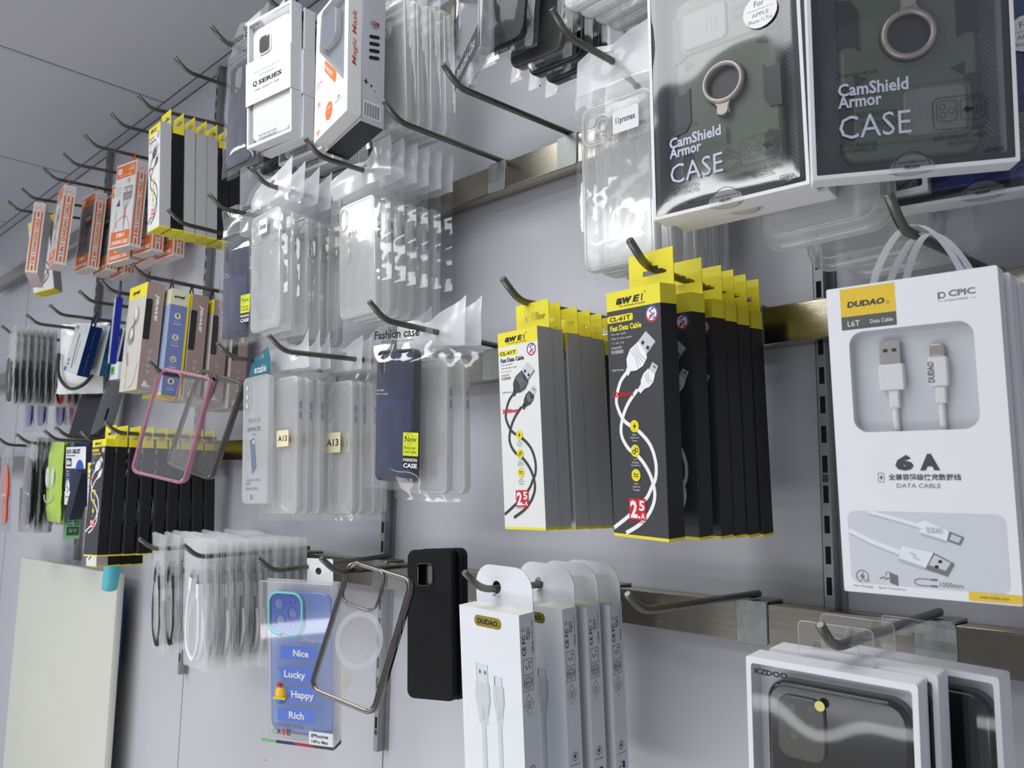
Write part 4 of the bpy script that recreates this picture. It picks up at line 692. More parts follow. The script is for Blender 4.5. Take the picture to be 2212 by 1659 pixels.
bag_row([(-.435+.003*i,.645,y,3,2,-2) for i,y in enumerate((.165,.148,.13,.112,.094,.076,.058))],[L(i,'clear bagged case cut off by the top edge, right of the black cases') for i in range(7)],'clear bagged cases at the top edge',.078,.150,.05,.1,'square',None,0,9.3)
bag_row([(-.785+.004*i,.655,y,2,3,-1) for i,y in enumerate((.140,.122,.104,.086))],[L(i,'clear bagged case behind the silver box with four black bars') for i in range(4)],'clear bagged cases behind the silver box',.08,.165,.055,.105,'square',None,0,11.2)
# flat clear pack with teal header
o=thing('bagged_phone_case','flat clear pack with teal top and a small phone picture','bagged phone case',(-1.0035,.176,.168,0,2,-1.2)); w=.068
mb=MB(); mb.slab(-w/2,w/2,-.193,-.024,.009,((.0015,0),(0,.0012),(0,.008),(.0015,.009)),G('pack_clear',(240,242,242),.42,.7,.08,.1,20,1.3),5); mb.build('pack_body',o)
mb=MB(); q=[(-w*.18,.0),(w*.36,.012),(w*.46,-.003),(w*.47,-.026),(-w*.40,-.026),(-w*.28,-.006)]; mb.holed(q,[slot(.008,.0005,.006,.004)],.004,M('teal_header',(44,112,128),.4)); a=Art(mb,(-w/2,.0036,0),(1,0,0),(0,0,1)); a.text('ectable',24,10,56,20,PWHITE,.01); mb.build('teal_header',o)
mb=MB(); a=Art(mb,(-w/2,-.0006,0),(1,0,0),(0,0,1)); a.frame(5,30,24,72,.9,M('lens_outline',(170,176,180),.3),8)
for v in(39,51,63): a.disc(13.5,v,4,M('lens_outline',(0,0,0)),1); a.disc(13.5,v,3,SILV,2)
B2=M('washed_blue_print',(132,150,190),.5); a.text('SM A32 5G',17,80,48,86,B2,.01); a.text('SPACE',15,92,49,97.5,MGREY,.02); a.text('TPU',28,100.5,38,103.5,MGREY); a.poly([(22,110),(33,106),(40,146),(29,154)],M('phone_photo_blue',(112,126,146),.4)); a.disc(32,112,2.6,SILV,2); a.text('MADE IN CHINA',16,160,50,163.4,MGREY); a.text('Audi',12,163,24,168,MGREY); a.text('MADE IN CHINA',14,171,44,174.6,M('teal_header',(0,0,0))); a.ring(28,184,2,3.2,M('teal_header',(0,0,0)),1,12); mb.build('printed_artwork',o,False)
# navy cases in bags
NAVYC=M('navy_plastic',(24,35,66),.22,coat=.3,var=.03); NTEX=M('navy_twill',(44,58,98),.35,var=.0)
def twill():
    nt=NTEX.node_tree; b=nt.nodes['Principled BSDF']; tc=nt.nodes.new('ShaderNodeTexCoord'); wv=nt.nodes.new('ShaderNodeTexWave'); wv.bands_direction='DIAGONAL'; wv.inputs['Scale'].default_value=260
    nt.links.new(tc.outputs['Object'],wv.inputs['Vector']); mx=nt.nodes.new('ShaderNodeMix'); mx.data_type='RGBA'; mx.inputs['A'].default_value=L4((16,25,52)); mx.inputs['B'].default_value=L4((44,60,98)); nt.links.new(wv.outputs['Fac'],mx.inputs['Factor']); nt.links.new(mx.outputs['Result'],b.inputs['Base Color'])
twill()
def navy_case(o,cw,ch,z1,y,hole=True,plain=False):
    x0,x1=-cw/2,cw/2; H=[rr(x0+.0055,x0+.0165,z1-.028,z1-.0038,.0054,6)]; mb=MB()
    mb.shell(x0,x1,z1-ch,z1,.008,.0100,.0016,M('black_tpu',(18,18,20),.3,coat=.2),H,6,.002,NAVYC); c=mb.build('phone_case',o); c.location=(0,y,0)
    mb=MB(); mb.holed(rr(x0+.003,x1-.003,z1-ch+.008,z1-ch*.385,.004,4),[],-.0004,NTEX); mb.box(x0+.003,x1-.003,-.0005,-.0002,z1-ch*.388,z1-ch*.382,M('royal_line',(30,40,170),.3)); a=Art(mb,(x0,-.0004,z1),(1,0,0),(0,0,1)); a.text('K2S DESIGN',3,44,16,46.4,SILV,.01); a.text('BEST OF YOURSELF',3,48.4,23,50.4,SILV,.01); mb.build('textured_panel',c)
    mb=MB(); mb.tube([(a,.0004,b) for a,b in H[0]],.0007,NAVYC,6,True); mb.build('camera_rim',c); return c
def fashion_bag(p,label,cw,ch,off,bw,seed,title='Fashion case'):
    o=thing('bagged_phone_case',label,'bagged phone case',p); bag(o,bw,-off*.7,-off-ch-.01,.009,seed,.011,hm=G('clear_header_film',(245,247,250),.12,.5,.12,.8,30,1.5)); navy_case(o,cw,ch,-off,-.004)
    mb=MB(); a=Art(mb,(-bw/2,-.0075,.006),(1,0,0),(0,0,1)); a.text(title,bw*210,6,bw*900,15.5,INK,.025); a.text('Mobile cover products',bw*330,17.5,bw*820,21,DARKC,l=2); mb.build('printed_header',o,False)
    mb=MB(); a=Art(mb,(cw/2-.009,-.0105,-off-ch+.055),(1,0,0),(0,0,1)); LIME=M('lime_sticker',(214,222,40),.4); a.rect(0,0,25,25,LIME,1,1); a.rect(0,25,25,39,INK,1,1)
    for k in range(12): t=R(k*30); a.disc(10+6.4*math.cos(t),6.8+6*math.sin(t),.55,INK,2)
    a.rect(9,4.4,24,10.4,LIME,0,3); a.text('New',3.4,4,22,10,INK,l=4); a.text('Phone case',2,14.4,20.5,18,INK,l=2); a.text('Good Quality',2,19,22,23,INK,l=2); a.text('FASHION',1,27.6,23.4,31,PWHITE,.02,l=2); a.text('CASE',1,33,23.6,37.8,PWHITE,.03,l=2); mb.build('sale_sticker',o,False); return o
fashion_bag((-.7235,.180,.147,1.7,4.0,3.5),'navy phone case in a clear bag with a yellow and black sticker',.0663,.1465,.0215,.112,3.3)
fashion_bag((-1.0695,.397,.170,1,3,2),'navy phone case in a clear bag, left of the clear double row',.075,.138,.046,.108,5.2)
o=thing('bagged_phone_case','dark blue phone case in a shiny clear bag left of the sleeved white box','bagged phone case',(-1.040,.655,.192,2,1,.5)); bag(o,.098,-.03,-.215,.009,8.1,.011,hm=MAT['clear_header_film']); mb=MB(); DB=M('slate_blue_plastic',(42,50,68),.25,coat=.3); H=[rr(-.029,.003,-.098,-.058,.009,6)]; mb.shell(-.0345,.0345,-.208,-.052,.009,.009,.0016,DB,H,6); c=mb.build('phone_case',o); c.location=(0,-.004,0); mb=MB(); mb.tube([(a,-.0003,b) for a,b in H[0]],.001,DB,6,True); mb.build('camera_rim',c); mb=MB(); a=Art(mb,(-.049,-.0075,0),(1,0,0),(0,0,1)); a.text('Fashion case',14,14,84,26,INK,.03); mb.build('printed_header',o,False)
bag_row([(-.700,.180,.124,2,3,1.5),(-.692,.180,.108,3,3,1.5)],['clear bagged case directly behind the navy bagged case','second clear bagged case behind the navy bagged case, nearest the wall'],'clear bagged cases behind the navy one',.072,.148,.032,.112,'pill',None,0,6.6)
def black_bag(p,label,group,ch=.158,cw=.077,tex=None):
    o=thing('bagged_phone_case',label,'bagged phone case',p,group); bag(o,cw+.018,-.03,-.05-ch-.008,.0065,4.4,.011); mb=MB(); x0,x1=-cw/2,cw/2; mb.shell(x0,x1,-.05-ch,-.05,.012,.0115,.0016,tex or M('black_silicone',(10,11,16),.3),(),7,.0025); c=mb.build('phone_case',o); c.location=(0,-.005,0)
    mb=MB(); mb.box(-.006,.006,.0045,.0085,-.05-ch-.0003,-.05-ch,M('port_grey',(150,150,156),.5)); mb.tube([(a,-.0002,b) for a,b in circ(0,-.05-ch*.5,.027,36)],.0006,M('ring_grey',(70,70,74),.4),6,True); mb.box(-.0022,.0022,-.0006,.0001,-.05-ch*.5-.052,-.05-ch*.5-.034,M('ring_grey',(0,0,0))); mb.build('magnet_ring',c); return o
bk=black_bag((-.5285,.652,.166,-7,2,8),'nearest black bagged case at the top edge, beside the clear narrow box','black bagged cases at the top edge')
b2=black_bag((-.512,.640,.140,-4,2,5),'dark grey bagged case with rounded corner, below the nearest black one at the top','black bagged cases at the top edge',tex=M('smoke_grey_case',(66,66,66),.3,coat=.2))
clone(bk,(-.507,.637,.120,-3,2,4),'third black bagged case at the top edge'); clone(bk,(-.503,.634,.102,-3,2,3),'last black bagged case at the top edge, nearest the wall')
b3=black_bag((-1.052,.672,.155,0,1,0),'black bagged case whose lower end shows right of the dark blue one','black bagged cases below the sleeved box')
clone(b3,(-1.046,.668,.135,0,1,0),'second black case lower end showing below the sleeved white box'); clone(b3,(-1.040,.664,.118,0,1,0),'third black case lower end showing below the sleeved white box')
# clear narrow box
o=thing('clear_case_box','clear narrow plastic box with a dark lettered strip, at the top edge','boxed phone case',(-.5752,.5911,.19,-25.3,-1.7,-7.4)); w,h,d=.0755,.19,.016
mb=MB(); mb.slab(-w/2,w/2,-h,0,.001,((.0006,0),(0,.0006),(0,d-.0006),(.0006,d)),PET,2); mb.slab(-w/2+.002,w/2-.002,-h+.002,-.002,.001,((0,.002),(0,d-.002)),PET,2); mb.build('box_shell',o)
mb=MB(); DK=M('charcoal_print',(52,54,56),.5); a=front(mb,w); a.rect(.4,h*1000-24,w*1000-.4,h*1000-.5,DK); a.text('Protective Case',8,h*1000-19,66,h*1000-7,SILV,.0,.35); a.rect(1,60,11,140,DK,0,1); a.rect(2,62,10,104,PWHITE,0,2)
for i in range(9): a.rect(3+(i%3)*2.3,64+(i*7)%38,4.4+(i%3)*2.3,68+(i*7)%36,INK,0,3)
mb.build('printed_strip',o,False); mb=MB(); mb.shell(-w/2+.006,w/2-.004,-h+.03,-.008,.01,.009,.0014,G('smoke_case',(170,174,178),.2,.6,.1),(),6); c=mb.build('phone_case',o); c.location=(0,.004,0)
# ------------------------------------------------------------------ hanging loose cases
def frame_case(p,label,cw,ch,d,rim,panel,cam,group=None,rr_=.012,ringm=None,extra=None,rim_r=.0016):
    o=thing('phone_case',label,'phone case',p,group); x0,x1=-cw/2,cw/2; H=[rr(x0+cam[0],x0+cam[1],-cam[3],-cam[2],cam[4],6)]
    mb=MB(); mb.slab(x0+.001,x1-.001,-ch+.001,-.001,rr_,((0,.0012),(0,.0024)),panel,7,holes=H); mb.build('back_panel',o)
    mb=MB(); prof=[(.0046,.0002),(.0012,.0),(0,.0014),(-.0004,.003),(0,d-.001),(.0006,d),(.0018,d),(.0022,d-.001),(.0022,.0026),(.0046,.0025)]
    rings=[[(q[0],y,q[1]) for q in rr(x0+i,x1-i,-ch+i,-i,max(rr_-i,.002),8)] for i,y in prof]
    for a,b in zip(rings,rings[1:]): mb.bridge(a,b,rim)
    mb.bridge(rings[-1],rings[0],rim); mb.build('case_rim',o)
    mb=MB(); mb.tube([(a,.0006,b) for a,b in H[0]],rim_r,ringm or rim,8,True); mb.build('camera_ring',o)
    mb=MB()
    for zz,l in((.042,.009),(.056,.014)): mb.box(x1,x1+.0013,d*.3,d*.62,-zz-l,-zz,rim)
    mb.build('side_buttons',o)
    return o
PINKR=G('pink_bumper',(226,142,170),.5,.92,.12,.0,20,1.5); OLIVE=G('olive_bumper',(104,100,84),.85,.98,.14,.0,20,1.3); CLEARP=G('clear_panel',(250,250,250),.045,.3,.03,.1,9,1.6)
frame_case((-1.2026,.1757,.175,35.9,-1.2,11.5),'clear phone case with a pink frame hanging tilted',.0904,.1629,.0105,PINKR,CLEARP,(.0075,.0415,.0042,.047,.009))
frame_case((-1.222,.1800,.110,30,-1,17),'clear phone case with an olive grey frame behind the pink one',.088,.160,.0125,OLIVE,CLEARP,(.0075,.0405,.0042,.045,.009))
GUN=M('gunmetal_chrome',(128,122,116),.2,1,var=.05)
st=frame_case((-.7177,-.0785,.165,19.6,-10.6,11.2),'clear phone case with a dark metallic frame and a frosted ring',.0869,.1391,.0098,GUN,CLEARP,(.006,.053,.0022,.0445,.012),rr_=.013)
mb=MB(); FR=G('frosted_ring',(226,230,238),.5,.8,.3); mb.holed(circ(0,-.0752,.0295,48),[circ(0,-.0752,.0235,48)],.0010,FR); mb.build('magnet_ring',st); mb=MB(); mb.slab(-.006,.003,-.126,-.107,.004,((0,.0009),(0,.0011)),G('frosted_bar',(222,216,196),.6,.8,.3),5); mb.build('magnet_bar',st)
BT_=M('black_ribbed_case',(7,7,9),.55,spec=.25,bump=.3,bscale=600)
def ribbed():
    nt=BT_.node_tree; tc=nt.nodes.new('ShaderNodeTexCoord'); wv=nt.nodes.new('ShaderNodeTexWave'); wv.bands_direction='DIAGONAL'; wv.inputs['Scale'].default_value=190; nt.links.new(tc.outputs['Object'],wv.inputs['Vector']); bp=[n for n in nt.nodes if n.type=='BUMP'][0]; nt.links.new(wv.outputs['Fac'],bp.inputs['Height'])
ribbed()
def solid_case(p,label,cw,ch,group):
    o=thing('phone_case',label,'phone case',p,group); x0=-cw/2; H=[rr(x0+.014,x0+.0385,-.0395,-.0155,.006,6)]; mb=MB(); mb.shell(-cw/2,cw/2,-ch,0,.009,.0105,.0018,BT_,H,7,.0025); mb.build('case_shell',o); mb=MB(); mb.tube([(a,-.0002,b) for a,b in H[0]],.0010,M('black_rim',(26,27,30),.3),8,True); mb.build('camera_rim',o); return o
sc=solid_case((-.7162,-.0609,.1,9.9,-2.6,-4.5),'matt black ribbed phone case with a square camera hole',.0655,.1583,'matt black phone cases'); clone(sc,(-.7125,-.0602,.0885,8,-2.3,-4),'second matt black phone case, behind the first')
# blue case in a clear box
w,h,d=.1004,.1906,.0165; P1=(-.8829,-.1073,.165,25.2,6,.1); o=thing('clear_case_box','blue phone case in a clear box with a printed strip along the bottom','boxed phone case',P1)
mb=MB(); mb.slab(-w/2,w/2,-h,0,.0012,((.0008,0),(0,.0008),(0,d-.0008),(.0008,d)),PET,2); mb.tube([(a,.0005,b) for a,b in rr(-w/2,w/2,-h,0,.001,2)],.0004,TPUE,6,True); mb.tube([(a,d-.0005,b) for a,b in rr(-w/2,w/2,-h,0,.001,2)],.0004,TPUE,6,True); mb.build('box_shell',o)
mb=MB(); mb.slab(.006,.042,-.003,.027,.002,((0,d-.001),(0,d-.0006)),WHITE,4,holes=[circ(.022,.012,.0042,16)]); mb.build('hang_tab',o)
mb=MB(); mb.box(-w/2+.0012,w/2-.0012,d-.003,d-.0024,-h+.001,-.001,G('white_insert',(236,238,244),.55,.7,.3)); mb.build('back_insert',o)
BL=G('blue_tpu',(88,142,238),.6,.9,.12,.0,20,1.3); BL2=G('blue_tpu_deep',(66,116,228),.72,.95,.15)
mb=MB(); x=lambda u:-w/2+u*.001
H=[circ(x(25.2),-.027,.0066),circ(x(44),-.0368,.0066),circ(x(27),-.0463,.0066),circ(x(44.2),-.0234,.003),circ(x(44.9),-.051,.003)]
mb.slab(x(11.5),x(97),-.1795,-.0105,.014,((.002,.0035),(.0006,.0042),(0,.006),(0,.0075)),BL,7,cap1=False); c=mb.build('phone_case',o)
mb=MB(); mb.slab(x(13),x(58.5),-.063,-.0118,.013,((.001,.0026),(0,.0034)),BL2,6,holes=H); 
for q in H: mb.tube([(a,.0026,b) for a,b in q],.0006,BL2,6,True)
for u0,v0,u1,v1,u2,v2,u3,v3 in((27.7,76.5,76,75,76,90,24.6,92),(22.5,101.5,74,100.5,77,115.5,28.4,117),(24.3,124,75,122.5,75,138.5,20.1,141.5),(21,150,73,148.5,75,163.5,22,165)): mb.add([(x(u0),.0034,-v0*.001),(x(u1),.0034,-v1*.001),(x(u2),.0034,-v2*.001),(x(u3),.0034,-v3*.001)],[(0,1,2,3)],M('signboard_blue',(58,112,230),.4))
a=Art(mb,(-w/2,.0032,0),(1,0,0),(0,0,1)); 
for t,u0,v0,u1,v1 in(('Nice',44.2,79.4,65.6,87.6),('Lucky',31.4,105,60.9,115.6),('Happy',41,127.8,72.2,138.6),('Rich',37.5,152.6,58.4,161)): a.text(t,u0,v0,u1,v1,PWHITE,.03)
a.text('Doraemon',54,62.8,87.4,70,PWHITE,.04,l=1); a.text('Doraemon',54,62.8,87.4,70,BLUEP,.0,l=2); mb.build('raised_signboards',c)
mb=MB(); P=rr(x(12),x(58.5),-.0622,-.0125,.013,8); AQ=M('aqua_ring',(128,214,214),.35)
q=[(x(38),.0016,-.0622)]+[(a_,.0016,b_) for a_,b_ in P[:36]]+[(x(30),.0016,-.0622)]; mb.tube(q,.0019,AQ,8); mb.build('camera_ring',c)
mb=MB(); yl=M('bell_yellow',(244,196,30),.35); mb.dome((x(27),.0034,-.132),.0078,.006,.0088,yl,16,6); mb.box(x(18.6),x(35.4),-.0015,.0034,-.1385,-.136,yl); mb.dome((x(27),.0034,-.1405),.0062,.005,.005,M('charm_blue',(40,130,200),.35),14,5); mb.dome((x(25.8),.001,-.1215),.0022,.0035,.0024,RED,10,4); mb.dome((x(28.4),.001,-.1215),.0022,.0035,.0024,RED,10,4); mb.build('bell_charm',c)
mb=MB(); a=front(mb,w); a.text('PREMIUM',21.5,166.4,42,170.4,DARKC); a.text('STYLISH',45.5,167,60,170.4,DARKC); a.text('INNOVATION BY',45.5,174.6,66,177,DARKC)
for t,u,m_ in(('C',16.4,M('sage_print',(120,180,120),.5)),('A',23,DARKC),('S',30,RED),('E',36.6,DARKC)): a.text(t,u,172.6,u+5.4,179.8,m_,.06)
for u0,u1,m_ in((.2,21.7,MAT['sage_print']),(21.7,46.4,M('midnight_print',(24,28,72),.5)),(46.4,72.6,M('crimson_print',(160,28,44),.5)),(72.6,100.2,M('charcoal_print',(40,40,42),.5))): a.rect(u0,186.8,u1,190.4,m_)
s=side(mb,w); s.poly([(.2,186.8),(16.3,184),(16.3,187.6),(.2,190.4)],MAT['charcoal_print']); a.rect(67,171.6,99.2,187,WST,1.5,2); a.text('iPhone',70,174,93,178.4,INK,.03,l=3); a.text('14Pro Max',70.6,181,93,184.8,INK,.03,l=3); mb.build('printed_artwork',o,False)
# ------------------------------------------------------------------ frosted cable pouches
def pouch(p,label,group,cable,w=.078,h=.165,seed=1.,conn=True,film=None,fat=.0022,back=None):
    o=thing('cable_pouch',label,'cable pouch',p,group); film=film or POUCH
    mb=MB(); sheet(mb,w,.014,-h,-.001,.0035,seed,film,10,18,.0014); sheet(mb,w,.014,-h,.002,.002,seed+5,back or film,8,14,.0012,sgn=1)
    for z in(-.021,-.025): mb.box(-w/2+.001,w/2-.001,-.0024,-.0012,z-.0008,z+.0008,film)
    mb.build('pouch_film',o,False)
    mb=MB(); x=w*.24
    P=cat([(x,-.0030,-.064),(x+.001,-.0030,-.092),(x-.002,-.0030,-.122),(0,-.0030,-.147),(-x,-.0030,-.132),(-x-.004,-.0030,-.100),(-x+.004,-.0030,-.066),(-x+.010,-.0028,-.056)],6); mb.tube(P,fat,cable,7)
    P=cat([(x+.010,-.0005,-.080),(x+.012,-.0005,-.11),(x-.004,-.0005,-.142),(-x+.006,-.0005,-.140),(-x-.001,-.0005,-.105),(-x+.006,-.0005,-.08)],5); mb.tube(P,fat*.9,cable,7); c=mb.build('cable',o)
    if conn:
        mb=MB(); PM=M('plug_metal',(0,0,0))
        for cx,cz,a in((x,-.064,0),(-x+.010,-.056,18)):
            ca,sa=math.cos(R(a)),math.sin(R(a)); T=lambda u,v:(cx+u*ca+v*sa,cz+v*ca-u*sa)
            for (u0,u1,v0,v1,yy,m_) in((-.0042,.0042,0,.019,.0028,cable),(-.0040,.0040,.019,.023,.0026,M('grey_band',(150,154,158),.3,.5)),(-.0033,.0033,.023,.031,.0018,PM)):
                q=[T(u0,v0),T(u1,v0),T(u1,v1),T(u0,v1)]; f=[(a_,-yy-.0022,b_) for a_,b_ in q]; mb.add(f,[(0,1,2,3)],m_); mb.bridge(f,[(a_,yy-.0012,b_) for a_,b_ in q],m_,False)
        mb.build('plugs' if False else 'connector',c)
    return o
WCAB=M('white_cable',(238,238,240),.45); KCAB=M('black_cable',(22,36,34),.45); RCAB=M('red_cable',(176,20,30),.5); GCAB=M('grey_cable',(80,82,84),.5)
gn='frosted cable pouches on the lowest rail'
kp=pouch((-1.236,-.078,.182,-10,4,1),'foremost frosted pouch with a black cable, left hook of the lowest rail',gn,KCAB,.078,.155,2.)
clone(kp,(-1.229,-.078,.165,-8,4,2),'second frosted pouch with a black cable, left hook of the lowest rail')
wp=pouch((-1.113,-.080,.183,-4,3,-1),'foremost frosted pouch with a white cable, right hook of the lowest rail',gn,WCAB,.082,.158,3.)
rp=pouch((-1.085,-.079,.052,0,3,0),'frosted pouch with a red cable near the back of the right hook',gn,RCAB,.08,.156,4.)
for i in range(12):
    p=(-1.111+.002*i+rnd.uniform(-.003,.003),-.080+rnd.uniform(-.002,.002),.172-.0099*i,-3+rnd.uniform(-3,3),3,rnd.uniform(-2,2))
    src=kp if i in(5,8) else wp; clone(src,p,f'{ORD[i+1]} frosted pouch{" with a black cable" if src is kp else ""}, counted from the front on the right hook')
for i in range(11):
    p=(-1.222+.003*i+rnd.uniform(-.002,.002),-.078+rnd.uniform(-.003,.004),.152-.0105*i,rnd.uniform(-5,2),3,rnd.uniform(-2,2)); clone(wp,p,f'{ORD[i+2]} frosted pouch, counted from the front on the left hook')
# grey white pouches, far left upper
gn='white cable pouches at the far left'
PGREY=G('grey_pouch',(226,226,226),.5,.85,.25,.8,30,1.1)
pk=pouch((-2.045,.338,.198,-6,3,1),'foremost white cable pouch at the far left edge',gn,GCAB,.085,.155,12.,False,PGREY,.0045); pr=pouch((-2.02,.338,.10,-2,2,1),'white pouch with a dark red cable, eighth in the far left row',gn,RCAB,.085,.155,13.,False,PGREY,.0035)
for i,y in enumerate((.186,.174,.162,.150,.138,.126)): clone(pk,(-2.043+.003*i,.338+rnd.uniform(-.003,.003),y,-4+rnd.uniform(-3,3),3,1+rnd.uniform(-1.5,1.5)),f'{ORD[i+1]} white cable pouch in the far left row')
clone(pr,(-2.022,.339,.086,-3,2,1),'white pouch with a dark red cable, ninth in the far left row'); clone(pk,(-2.016,.338,.072,-2,2,0),'last white cable pouch in the far left row')
CLP=G('clear_zip_pouch',(236,238,242),.05,.4,.1,.9,35,1.5)
def coil_pouch(p,label,col,group='clear pouches with coiled cables',w=.08,h=.17,n=5,tie=True,back=None,top=.014,rad=.0036):
    o=thing('cable_pouch',label,'cable pouch',p,group); mb=MB(); sheet(mb,w,top,-h,-.004,.005,p[0]*9,CLP,10,16,.0014); sheet(mb,w,top,-h,.005,.003,p[0]*7,back or CLP,8,12,.001,sgn=1); mb.build('pouch_film',o,False)
    mb=MB(); 
    for i in range(n):
        a=.031-.004*i; q=[(a*math.cos(2*math.pi*k/24),-.001+.0012*math.sin(k+i),-h*.55+(h*.36-.002*i)*math.sin(2*math.pi*k/24)) for k in range(24)]; mb.tube(q,rad,col,6,True)
    c=mb.build('coiled_cable',o)
    if tie: mb=MB(); mb.slab(-.024,.024,-h*.56-.002,-h*.56+.002,.001,((0,-.0055),(0,.0045)),PWHITE,2); mb.build('cable_tie',c)
    return o
PUR=M('purple_cable',(70,44,130),.5); ORC=M('orange_cable',(234,84,36),.5); NVC=M('navy_cable',(28,38,84),.5); BKC=M('black_round_cable',(24,24,26),.5)
pp=coil_pouch((-2.235,.312,.105,-5,2,0),'leftmost clear pouch with purple cable, hanging lower than the white pouches',PUR,h=.180,top=.040)
clone(pp,(-2.17,.312,.095,-5,2,2),'second clear pouch with purple cable, hanging lower than the white pouches'); clone(pp,(-2.105,.310,.075,-4,2,0),'third clear pouch with purple cable, right of the other two')
coil_pouch((-2.05,.310,.062,-3,2,0),'clear pouch with a red orange cable hanging below the white pouches',M('rust_cable',(190,72,42),.5),h=.182,tie=False,top=.040)
# white glossy pouch with black loop
o=thing('cable_pouch','large glossy white pouch with a black cable loop hanging out','cable pouch',(-1.876,.346,.106,30,1,0)); WG=M('gloss_white_film',(238,238,238),.2,coat=.4); mb=MB(); sheet(mb,.118,.006,-.146,-.002,.012,21.,WG,16,20,.0022); sheet(mb,.118,.006,-.146,.004,.003,22.,WG,10,12,.001,sgn=1); mb.build('pouch_film',o)
mb=MB(); mb.tube(cat([(-.046,-.017,-.060),(-.042,-.018,-.105),(-.016,-.019,-.134),(.014,-.019,-.134),(.038,-.016,-.112),(.050,-.012,-.070)],6),.0036,KCAB,8); mb.build('cable',o)
# lower left hook row
gn='grey backed cable bags, lower left'
coil_pouch((-2.135,.086,.165,-6,2,-4),'clear bag with a bright orange cable at the left edge',ORC,None,.085,.185)
GB=M('grey_bag_back',(176,176,178),.4)
nb=coil_pouch((-1.905,.090,.180,-6,3,6),'foremost grey backed bag with a black cable, lower left',BKC,gn,.082,.180,7,back=GB,rad=.0046)
nv=coil_pouch((-1.890,.090,.150,-5,3,4),'third grey backed bag, with a dark navy cable, lower left',NVC,gn,.082,.165,7,False,GB,rad=.0046)
clone(nb,(-1.900,.090,.165,-5,3,4),'second grey backed bag with a black cable, lower left'); clone(nv,(-1.882,.090,.134,-4,3,3),'fourth grey backed bag, with a dark navy cable, lower left'); clone(nv,(-1.876,.090,.118,-3,3,2),'fifth grey backed bag, next to the lime green one, lower left')
def plain_box(p,label,w,h,d,m,fm=None,name='small_box',group=None):
    o=thing(name,label,'box',p,group); mb=MB(); mb.box(-w/2,w/2,0,d,-h,0,m,fm); mb.build('carton',o); return o
gb=plain_box((-2.2,-.0,.11,-24,2,-1),'grey box end showing below the grey bags, left one of two',.06,.102,.03,M('grey_box_card',(176,176,174),.5),dict(b=BLKC),group='grey boxes below the grey bags'); clone(gb,(-2.125,-.0,.10,-24,2,-1),'grey box end showing below the grey bags, right one of two')
# lime bag with a smile
o=thing('smiling_bag','lime green pouch with two oval eyes and a smile','pouch',(-1.805,.084,.158,-2,2,1.5)); LM=M('lime_film',(174,206,92),.3,coat=.2); w=.088
mb=MB(); sheet(mb,w,.008,-.150,-.002,.012,31.,LM,14,20,.0012); sheet(mb,w,.008,-.150,.004,.003,32.,LM,10,12,.001,sgn=1); mb.build('pouch_film',o)
mb=MB()
for cx in(-.018,.018):
    mb.dome((cx,-.0125,-.062),.0105,.003,.021,M('eye_silver',(206,210,206),.3),18,4)
mb.build('oval_eye_print',o); mb=MB(); mb.tube(cat([(-.030,-.0135,-.098),(-.02,-.0150,-.108),(0,-.0155,-.112),(.02,-.0150,-.108),(.030,-.0135,-.098)],5),.0011,M('eye_silver',(0,0,0)),6); mb.tube([(0,-.0158,-.086),(0,-.0146,-.086)],.0012,INK,8); mb.build('smile_print',o)
g=plain_box((-1.893,.102,.112,-18,1,1),'green box hanging behind the lime pouch with a dark printed square at its foot',.068,.205,.03,M('mint_card',(140,214,156),.45),name='green_box'); g['category']='box'
mb=MB(); s=side(mb,.068); s.rect(6,168,29,178,M('deep_green_print',(24,140,84),.5),0,1); s.text('Support',9,171,26,175,PWHITE,.02,l=2); s.rect(6,180,29,198,M('olive_dark_print',(70,84,70),.5),0,1); s.text('20 W',10,184,25,192,M('mint_card',(0,0,0)),.03,l=2); mb.build('printed_artwork',g,False)
# cable set box
w,h,d=.108,.110,.02; o=thing('cable_set_box','white and navy boxed cable set with a round blue print','cable box',(-1.682,.078,.165,0,3,1)); mb=MB(); mb.box(-w/2,w/2,0,d,-h,0,WHITE,dict(r=NAVY)); mb.build('carton',o)
mb=MB(); a=front(mb,w); a.text('DATA CABLE SET',3,4,78,13,NAVY,.06); a.rect(4,15.5,52,17.5,NAVY); a.rect(3,21,33,37,DARKC,0,1); a.text('60w',6,24,28,34,PWHITE,.04,l=2); a.poly([(0,40.5),(108,40.5),(108,92),(68,92),(58,84),(0,84)],NAVY,1)
a.disc(78,46,23,BLUEP,2,22); a.disc(74,72,22,M('royal_print',(36,60,160),.4),3,16); a.ring(74,74,6,7,PALE,4)
for i in range(5): a.text(('fast','data','sync','charge','safe')[i],5,44+i*5,22,47+i*5,PALE,l=2)
a.disc(15,76,11,PWHITE,3,14); a.stroke([(15,64),(10,74),(19,80),(13,88)],4,M('teal_print',(60,140,130),.5),4); a.text('Multifunction set',5,93,60,96.5,INK,.02)
for v in(99,102,105): a.text('data cable with adapters',5,v,58,v+1.8,MGREY)
mb.build('printed_artwork',o,False)
plain_box((-1.776,.106,.125,-2,1,0),'dark navy box top behind the white and navy cable set',.10,.09,.02,NAVY,name='navy_box')
plain_box((-1.560,.030,.196,10,2,22),'dark blue ribbed wedge hanging askew next to the long black row',.020,.088,.022,M('dark_blue_ribbed',(36,44,62),.5,bump=.4,bscale=300),name='dark_case_box')
o=thing('cable_bundle','bundle of black cable lying over the hooks beside the long black row','cable',(-1.736,.112,.10,0,0,0)); mb=MB()
for i in range(4): mb.tube([((.034-.003*i)*math.cos(2*math.pi*k/20),.010*math.sin(2*math.pi*k/20)-.003*i,.012*math.sin(2*math.pi*k/20)-.006*i) for k in range(20)],.0028,BKC,6,True)
mb.build('cable_coil',o)
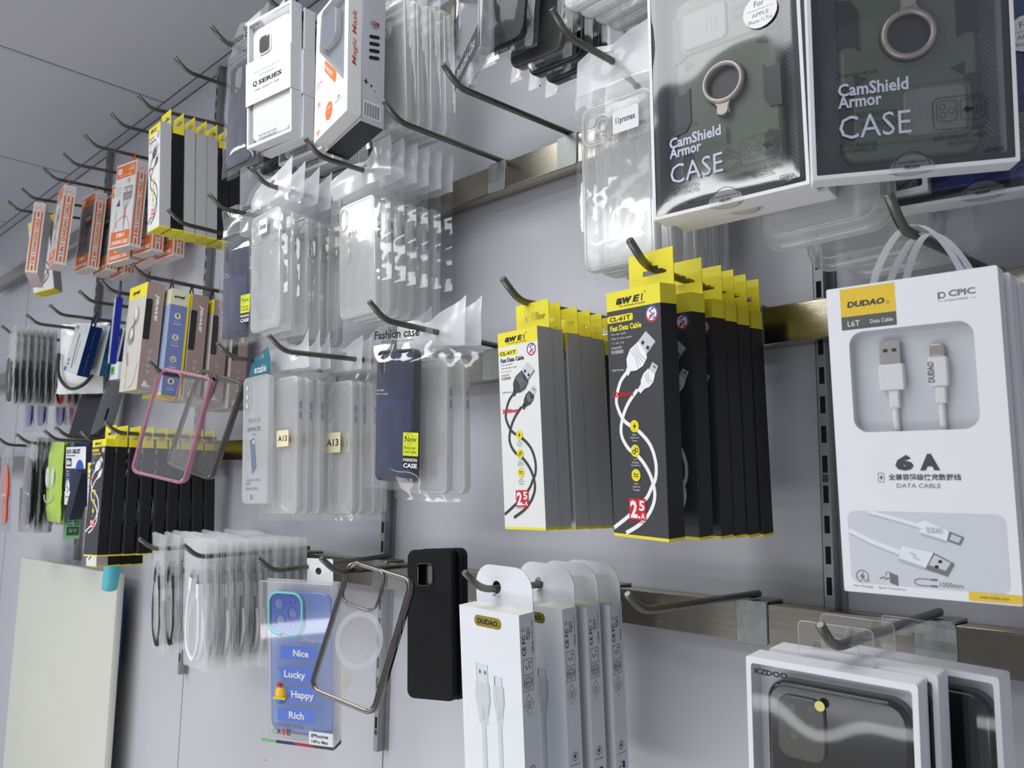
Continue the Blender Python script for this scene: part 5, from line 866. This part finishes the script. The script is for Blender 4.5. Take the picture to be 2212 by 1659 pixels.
# slanted grey box with a slot, left
o=thing('slotted_box','slanted grey box with a slot cut in its edge, under the blue boxes','box',(-1.872,.247,.072,20,-2,16)); mb=MB(); mb.box(-.032,.032,0,.05,-.19,0,M('dull_steel_face',(90,90,92),.25,.8),dict(r=M('light_grey_card',(196,198,202),.5))); mb.build('carton',o); mb=MB(); a=side(mb,.032*2); a.rect(22,66,27,94,BLACK,2.4,1); mb.build('slot_mark',o,False)
# leaning board, blue strip and tube
o=thing('leaning_board','large blank cream board standing against the wall at lower left','board',(-2.06,-.172,.048,0,0,-.6)); mb=MB(); BD=M('cream_board',(214,214,204),.55,var=.03,scale=5); mb.slab(-.325,.318,-.9,0,.002,((.001,0),(0,.001),(0,.013),(.001,.014)),BD,2); mb.build('board_panel',o)
o=thing('blue_panel','thin blue edge of a panel tucked behind the cream board','panel',(-1.79,-.205,.030,0,0,0)); mb=MB(); mb.slab(-.03,.018,-.16,0,.001,((0,0),(0,.012)),M('blue_panel_paint',(24,84,130),.5),2); mb.build('panel_sheet',o)
o=thing('turquoise_tube','turquoise rounded tube hanging below the long black row','tube',(-1.665,-.118,.085,0,2,17)); mb=MB(); TQ=M('turquoise_plastic',(92,192,208),.45); mb.tube([(0,0,0),(0,0,-.068),(0,0,-.0755),(0,0,-.078)],[.0155,.0145,.0135,.009],TQ,20); mb.build('tube_body',o)
# ------------------------------------------------------------------ light
def area(name,loc,rot,sx,sy,power,col=(1,1,1)):
    l=bpy.data.lights.new(name,'AREA'); l.shape='RECTANGLE'; l.size=sx; l.size_y=sy; l.energy=power; l.color=col; o=bpy.data.objects.new(name,l); COL.objects.link(o); o.location=loc; o.rotation_euler=rot; return o
for n,(x,y,sx,sy,p) in enumerate(((-.78,-.76,1.0,.74,9.8),(-2.2,-1.2,.58,.58,10),(-1.5,-2.3,1.9,.58,28))): area('ceiling_panel_light',(x,y,CZ-.012),(0,0,0),sx,sy,p,(.97,.985,1))
area('showcase_strip_light',(-1.1,-1.32,-.56),(R(112),0,0),2.9,.035,1.9,(.93,.96,1)); area('counter_strip_light',(-1.2,-1.25,-1.0),(R(140),0,0),2.6,.3,7,(1,.985,.95))
w=bpy.data.worlds.new('world'); scene.world=w; w.use_nodes=True; bg=w.node_tree.nodes['Background']; bg.inputs[0].default_value=(.82,.86,1,1); bg.inputs[1].default_value=.36
scene.view_settings.exposure=0
